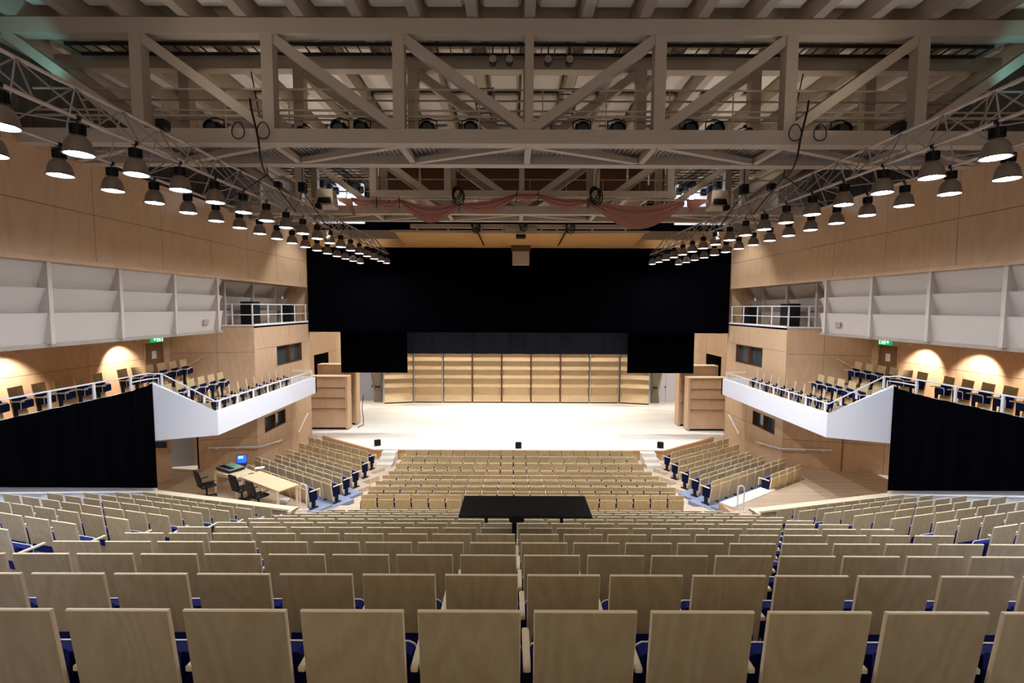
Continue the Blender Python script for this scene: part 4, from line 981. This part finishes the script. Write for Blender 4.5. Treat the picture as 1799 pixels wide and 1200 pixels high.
# ================================================================== MIXING POSITION (left) AND PLATFORM EDGE
def table(name, label, P, zt, leg_in=.05):
    (a, b_, c, d) = [Vector((x,y,0)) for x,y in P]; ctr = (a+b_+c+d)/4
    t = thing(name, label, 'table', (ctr.x,ctr.y,CA))
    MB().prism([(p.x,p.y) for p in (a,b_,c,d)], zt-.03, zt).build('top', M_TABLE, t)
    for p in (a,b_,c,d):
        q = p.lerp(ctr, .08); MB().box(q.x-.03,q.x+.03,q.y-.03,q.y+.03,CA,zt-.03).build('leg', M_EDGE, t)
    b = MB()
    for p, q in ((a,b_),(c,d)):
        p2, q2 = p.lerp(ctr,.08), q.lerp(ctr,.08); b.beam((p2.x,p2.y,zt-.07), (q2.x,q2.y,zt-.07), .025, .07)
    b.build('apron', M_EDGE, t)
TT = -5.72
table('folding_table', 'long birch table at the sound position beside left wing seats', [(-9.14,15.5),(-7.23,14.26),(-6.86,14.85),(-8.8,16.1)], TT)
table('folding_table', 'small birch table carrying the mixing console', [(-10.35,16.0),(-9.22,15.42),(-8.9,16.0),(-10.1,16.85)], TT-.0)
t = thing('mixing_console', 'grey sound mixing console with green keys on the small table', 'mixing console', (-9.8,16.3,TT))
U = Vector((.86,-.51,0)); V = Vector((.51,.86,0)); o = Vector((-10.28,16.12,TT+.03))
MB().obox(o, U, V, (0,0,1), (-.1,.72), (0,.55), (0,.06)).build('body', M_STEEL, t)
top = MB().obox(o+Vector((0,0,.06)), U, V, (0,0,1), (-.08,.70), (.02,.53), (0,.03)).build('control_surface', mat('console_grey', (150,148,166), .5), t)
b = MB()
for i in range(5):
    for j in range(3): b.obox(o+Vector((0,0,.09)), U, V, (0,0,1), (-.03+.14*i,.05+.14*i), (.3+.07*j,.34+.07*j), (0,.008))
b.build('green_keys', E_KEY, t)
b = MB()
for i in range(14): b.obox(o+Vector((0,0,.09)), U, V, (0,0,1), (-.04+.052*i,-.025+.052*i), (.06,.24), (0,.012))
b.build('faders', M_BLK, t)
t = thing('laptop', 'laptop with a glowing blue screen behind the mixing console', 'computer', (-9.45,16.75,TT))
o = Vector((-9.78,16.72,TT+.02)); U = Vector((.93,.36,0)); V = Vector((-.36,.93,0))
MB().obox(o, U, V, (0,0,1), (-.17,.17), (-.2,.02), (-.02,.0)).build('keyboard', M_BLK, t)
sc = MB().obox(o, U, (V*.97+Vector((0,0,-.22))).normalized(), (V*.22+Vector((0,0,.97))).normalized(), (-.17,.17), (0,.02), (.02,.34)).build('lid', M_BLK, t)
W_ = (V*.22+Vector((0,0,.97))).normalized(); NV = (V*.97+Vector((0,0,-.22))).normalized()
MB().obox(o, U, NV, W_, (-.15,.15), (-.004,0), (.05,.32)).build('screen', E_SCREEN, t)
MB().obox(o, U, NV, W_, (-.12,.05), (-.006,-.004), (.2,.3)).build('screen_window', E_SCREENL, t)
def office_chair(x, y, rz, label):
    t = thing('office_chair', label, 'chair', (x,y,CA), 'black swivel chairs at the sound position', rz=0)
    c, s = math.cos(rz), math.sin(rz)
    def T(mb):
        mb.v = [(x+p[0]*c-p[1]*s, y+p[0]*s+p[1]*c, CA+p[2]) for p in mb.v]; return mb
    T(MB().cbox(-.24,.24,-.22,.24,.42,.5,.03)).build('seat', M_BLK, t)
    T(MB().add([(-.2,-.22,.52),(.2,-.22,.52),(.22,-.27,.75),(.18,-.32,1.0),(-.18,-.32,1.0),(-.22,-.27,.75),(-.2,-.17,.52),(.2,-.17,.52),(.22,-.21,.75),(.18,-.27,1.0),(-.18,-.27,1.0),(-.22,-.21,.75)],
        [(0,1,2,5),(5,2,3,4),(6,11,8,7),(11,10,9,8),(0,6,7,1),(1,7,8,2),(2,8,9,3),(3,9,10,4),(4,10,11,5),(5,11,6,0)])).build('backrest', M_BLK, t)
    T(MB().tube([(0,0,.08),(0,0,.43)], .03, 8).beam((0,-.2,.45),(0,-.24,.6),.06,.02)).build('column', M_STEEL, t)
    for k in range(5):
        a = 2*math.pi*k/5+.3; lg = T(MB().beam((0,0,.1),(.28*math.cos(a),.28*math.sin(a),.07),.05,.04)).build('leg', M_BLK, t)
        T(MB().lathe([(.0,-.015),(.03,-.015),(.03,.015),(.0,.015)], (.28*math.cos(a),.28*math.sin(a),.03), 10, 'x')).build('caster', M_BLK, lg)
    for sx in (-1,1): T(MB().tube([(sx*.26,-.1,.46),(sx*.29,-.08,.62),(sx*.29,.16,.64)], .018, 6)).build('armrest', M_BLK, t)
office_chair(-10.25, 15.45, R(-38), 'black swivel chair at the mixing console')
office_chair(-8.9, 15.15, R(-30), 'black swivel chair tucked under the long table, farther from camera')
office_chair(-8.05, 14.6, R(-30), 'black swivel chair at the long table nearest the hoop rail')
tag(MB().cbox(-7.75,-7.35,15.0,15.25,CA,CA+.12,.02).build('white_box', M_PAPER, origin=(-7.5,15.1,CA)), 'small white box on the floor under the long table', 'box')
tag(MB().obox((-9.05,16.25,TT), (.9,.4,0), (-.4,.9,0), (0,0,1), (0,.3), (0,.21), (0,.012)).build('paper_stack', M_PAPER, origin=(-9,16.3,TT)), 'loose white papers beside the laptop', 'paper')
tag(MB().obox((-9.0,15.75,TT), (.9,.4,0), (-.4,.9,0), (0,0,1), (0,.16), (0,.03), (0,.02)).build('pen', M_BLK, origin=(-9,15.7,TT)), 'dark pen lying on the long birch table', 'pen')
# platform on the right where four seats were taken out
struct(MB(True).prism([(-6.25,15.25),(-8.5,16.7),(-8.75,16.35),(-6.5,14.85)], CA-.02, CA+.03), 'floor', M_STAGE, 'pale wheelchair platform boards')
struct(MB(True).beam((-6.2,15.2,CA-.08),(-6.5,14.7,CA-.08),.04,.2), 'trim_4', M_LIP)

# ================================================================== LIGHTS
def area(name, loc, aim, size, e, col=(1,.97,.93), spread=180):
    l = bpy.data.lights.new(name, 'AREA'); l.energy = e; l.size = size; l.color = col; l.spread = R(spread)
    o = bpy.data.objects.new(name, l); COL.objects.link(o); o.location = loc
    o.rotation_euler = (Vector(aim)-Vector(loc)).to_track_quat('-Z','Y').to_euler(); return o
def spot(name, loc, aim, e, size, blend=.4, col=(1,.97,.93), soft=.15):
    l = bpy.data.lights.new(name, 'SPOT'); l.energy = e; l.spot_size = R(size); l.spot_blend = blend; l.color = col; l.shadow_soft_size = soft
    o = bpy.data.objects.new(name, l); COL.objects.link(o); o.location = loc
    o.rotation_euler = (Vector(aim)-Vector(loc)).to_track_quat('-Z','Y').to_euler(); return o
for x in (-6.5,-3.1,.34,3.8,7.2):
    spot('stage_light', (x,26.3,4.5), (XC+(x-XC)*.9,26.3,SZ), 2000, 84, .5, (.91,.95,1))
    spot('stage_light', (x*.98,32.0,.6), (XC+(x-XC)*.98,33.1,-7), 450, 100, .6, (1,.96,.9))
    spot('stage_light', (x,29,4.2), (XC+(x-XC)*.95,33.0,-6), 1500, 60, .5, (1,.96,.92))
for m, sd in SIDES:
    spot('tower_fill', (mir(-7.3) if m else -7.3, 21.4, 4.75), (mir(-10.42) if m else -10.42, 22.6, -1), 500, 70, .5, (.9,.94,1))  # added spot brightening the tower wall, not a lamp of the hall
    spot('parapet_fill', (mir(6.9) if m else 6.9, 15.5, 2.5), (mir(-9.3) if m else -9.3, 18.3, -3.8), 1300, 24, .8, (.86,.92,1))  # added spot brightening the opposite parapet, no fixture there
    spot('stalls_fill', (mir(-3.4) if m else -3.4, 16.1, 3.2), (mir(-3.6) if m else -3.6, 17.3, -7), 1500, 72, .9, (.98,.97,1))  # added fill spot for the lower seats and aisles
    spot('stage_light', (mir(-9.3) if m else -9.3, 29.5, 3.5), (mir(-10.4) if m else -10.4, 33.8, -5.8), 2000, 40, .7, (.95,.97,1))  # added spot brightening the back stage doors, no fixture there
    spot('foyer_fill', (mir(-.6) if m else -.6, 11.9, 3.25), (mir(-11.6) if m else -11.6, 18.0, -6.35), 1500, 30, .7, (.97,.97,1))  # added fill spot for the foyer wall under the balcony
    spot('stage_light', (mir(-4.5) if m else -4.5, 28.3, 3.8), (mir(-11.65) if m else -11.65, 28.6, -2.2), 1700, 56, .6, (.97,.97,1))  # added spot brightening the stage house side wall
    spot('work_lamp', (mir(-7.3) if m else -7.3, 21.3, 4.9), (mir(-8.3) if m else -8.3, 23, 4.6), 200, 130, .6, (.88,.93,1))
    spot('teal_light', (mir(-8.9) if m else -8.9, 9.3, 4.3), (mir(-10.3) if m else -10.3, 10.2, 5.4), 60, 60, .6, (.25,.85,1))
    for q, yy in enumerate((6.0, 9.2, 13.6, 16.4)):
        t = thing('uplighter', f'small black uplighter on top of the {sd} lighting truss, {ORD[4-q]} from the stage', 'lamp', (LT,yy,LTZ), 'uplighters on the lighting trusses', m)
        MB(m).cbox(LT-.09,LT+.09,yy-.1,yy+.1,LTZ+.03,LTZ+.22,.02).build('housing', M_BLK, t)
        MB(m).box(LT-.02,LT+.02,yy-.03,yy+.03,LTZ-.02,LTZ+.03).build('clamp', M_STEEL, t)
        spot('uplight', (mir(LT) if m else LT, yy, LTZ+.3), (mir(LT+2.2) if m else LT+2.2, yy, 6.6), 55 if q > 1 else 40, 150, .9, (1,.93,.86))
# dim warm world background, added as ambient fill
w = bpy.data.worlds.new('World'); SC.world = w; w.use_nodes = True
w.node_tree.nodes['Background'].inputs[0].default_value = (1.0,.86,.70,1); w.node_tree.nodes['Background'].inputs[1].default_value = .48

# ================================================================== CAMERA
p, roll = .0717, .0038
cp, sp_, cr, sr = math.cos(p), math.sin(p), math.cos(roll), math.sin(roll)
right = Vector((cr, sr*sp_, sr*cp)); down = Vector((sr, -cr*sp_, -cr*cp)); fwd = Vector((0, cp, -sp_))
right = Vector((1,0,0))*cr + Vector((0,-sp_,-cp))*(-sr); down = Vector((1,0,0))*sr + Vector((0,-sp_,-cp))*cr
cam = bpy.data.cameras.new('Camera'); co = bpy.data.objects.new('Camera', cam); COL.objects.link(co); SC.camera = co
up = -down; back = -fwd
co.matrix_world = Matrix(((right.x,up.x,back.x,0),(right.y,up.y,back.y,0),(right.z,up.z,back.z,0),(0,0,0,1)))
cam.sensor_fit = 'HORIZONTAL'; cam.sensor_width = 36; cam.lens = 828*36/1799; cam.clip_end = 200; cam.clip_start = .05

# lift everything so the lowest floor is near z = 0
for o in SC.objects:
    if o.parent is None: o.location.z += ZO
SC.view_settings.view_transform = 'Standard'; SC.view_settings.look = 'None'; SC.view_settings.exposure = .12; SC.view_settings.gamma = 1
SC.view_settings.use_curve_mapping = False
SC.cycles.use_denoising = True; SC.cycles.max_bounces = 6; SC.cycles.diffuse_bounces = 4; SC.cycles.caustics_reflective = False; SC.cycles.caustics_refractive = False
SC.cycles.sample_clamp_indirect = 6
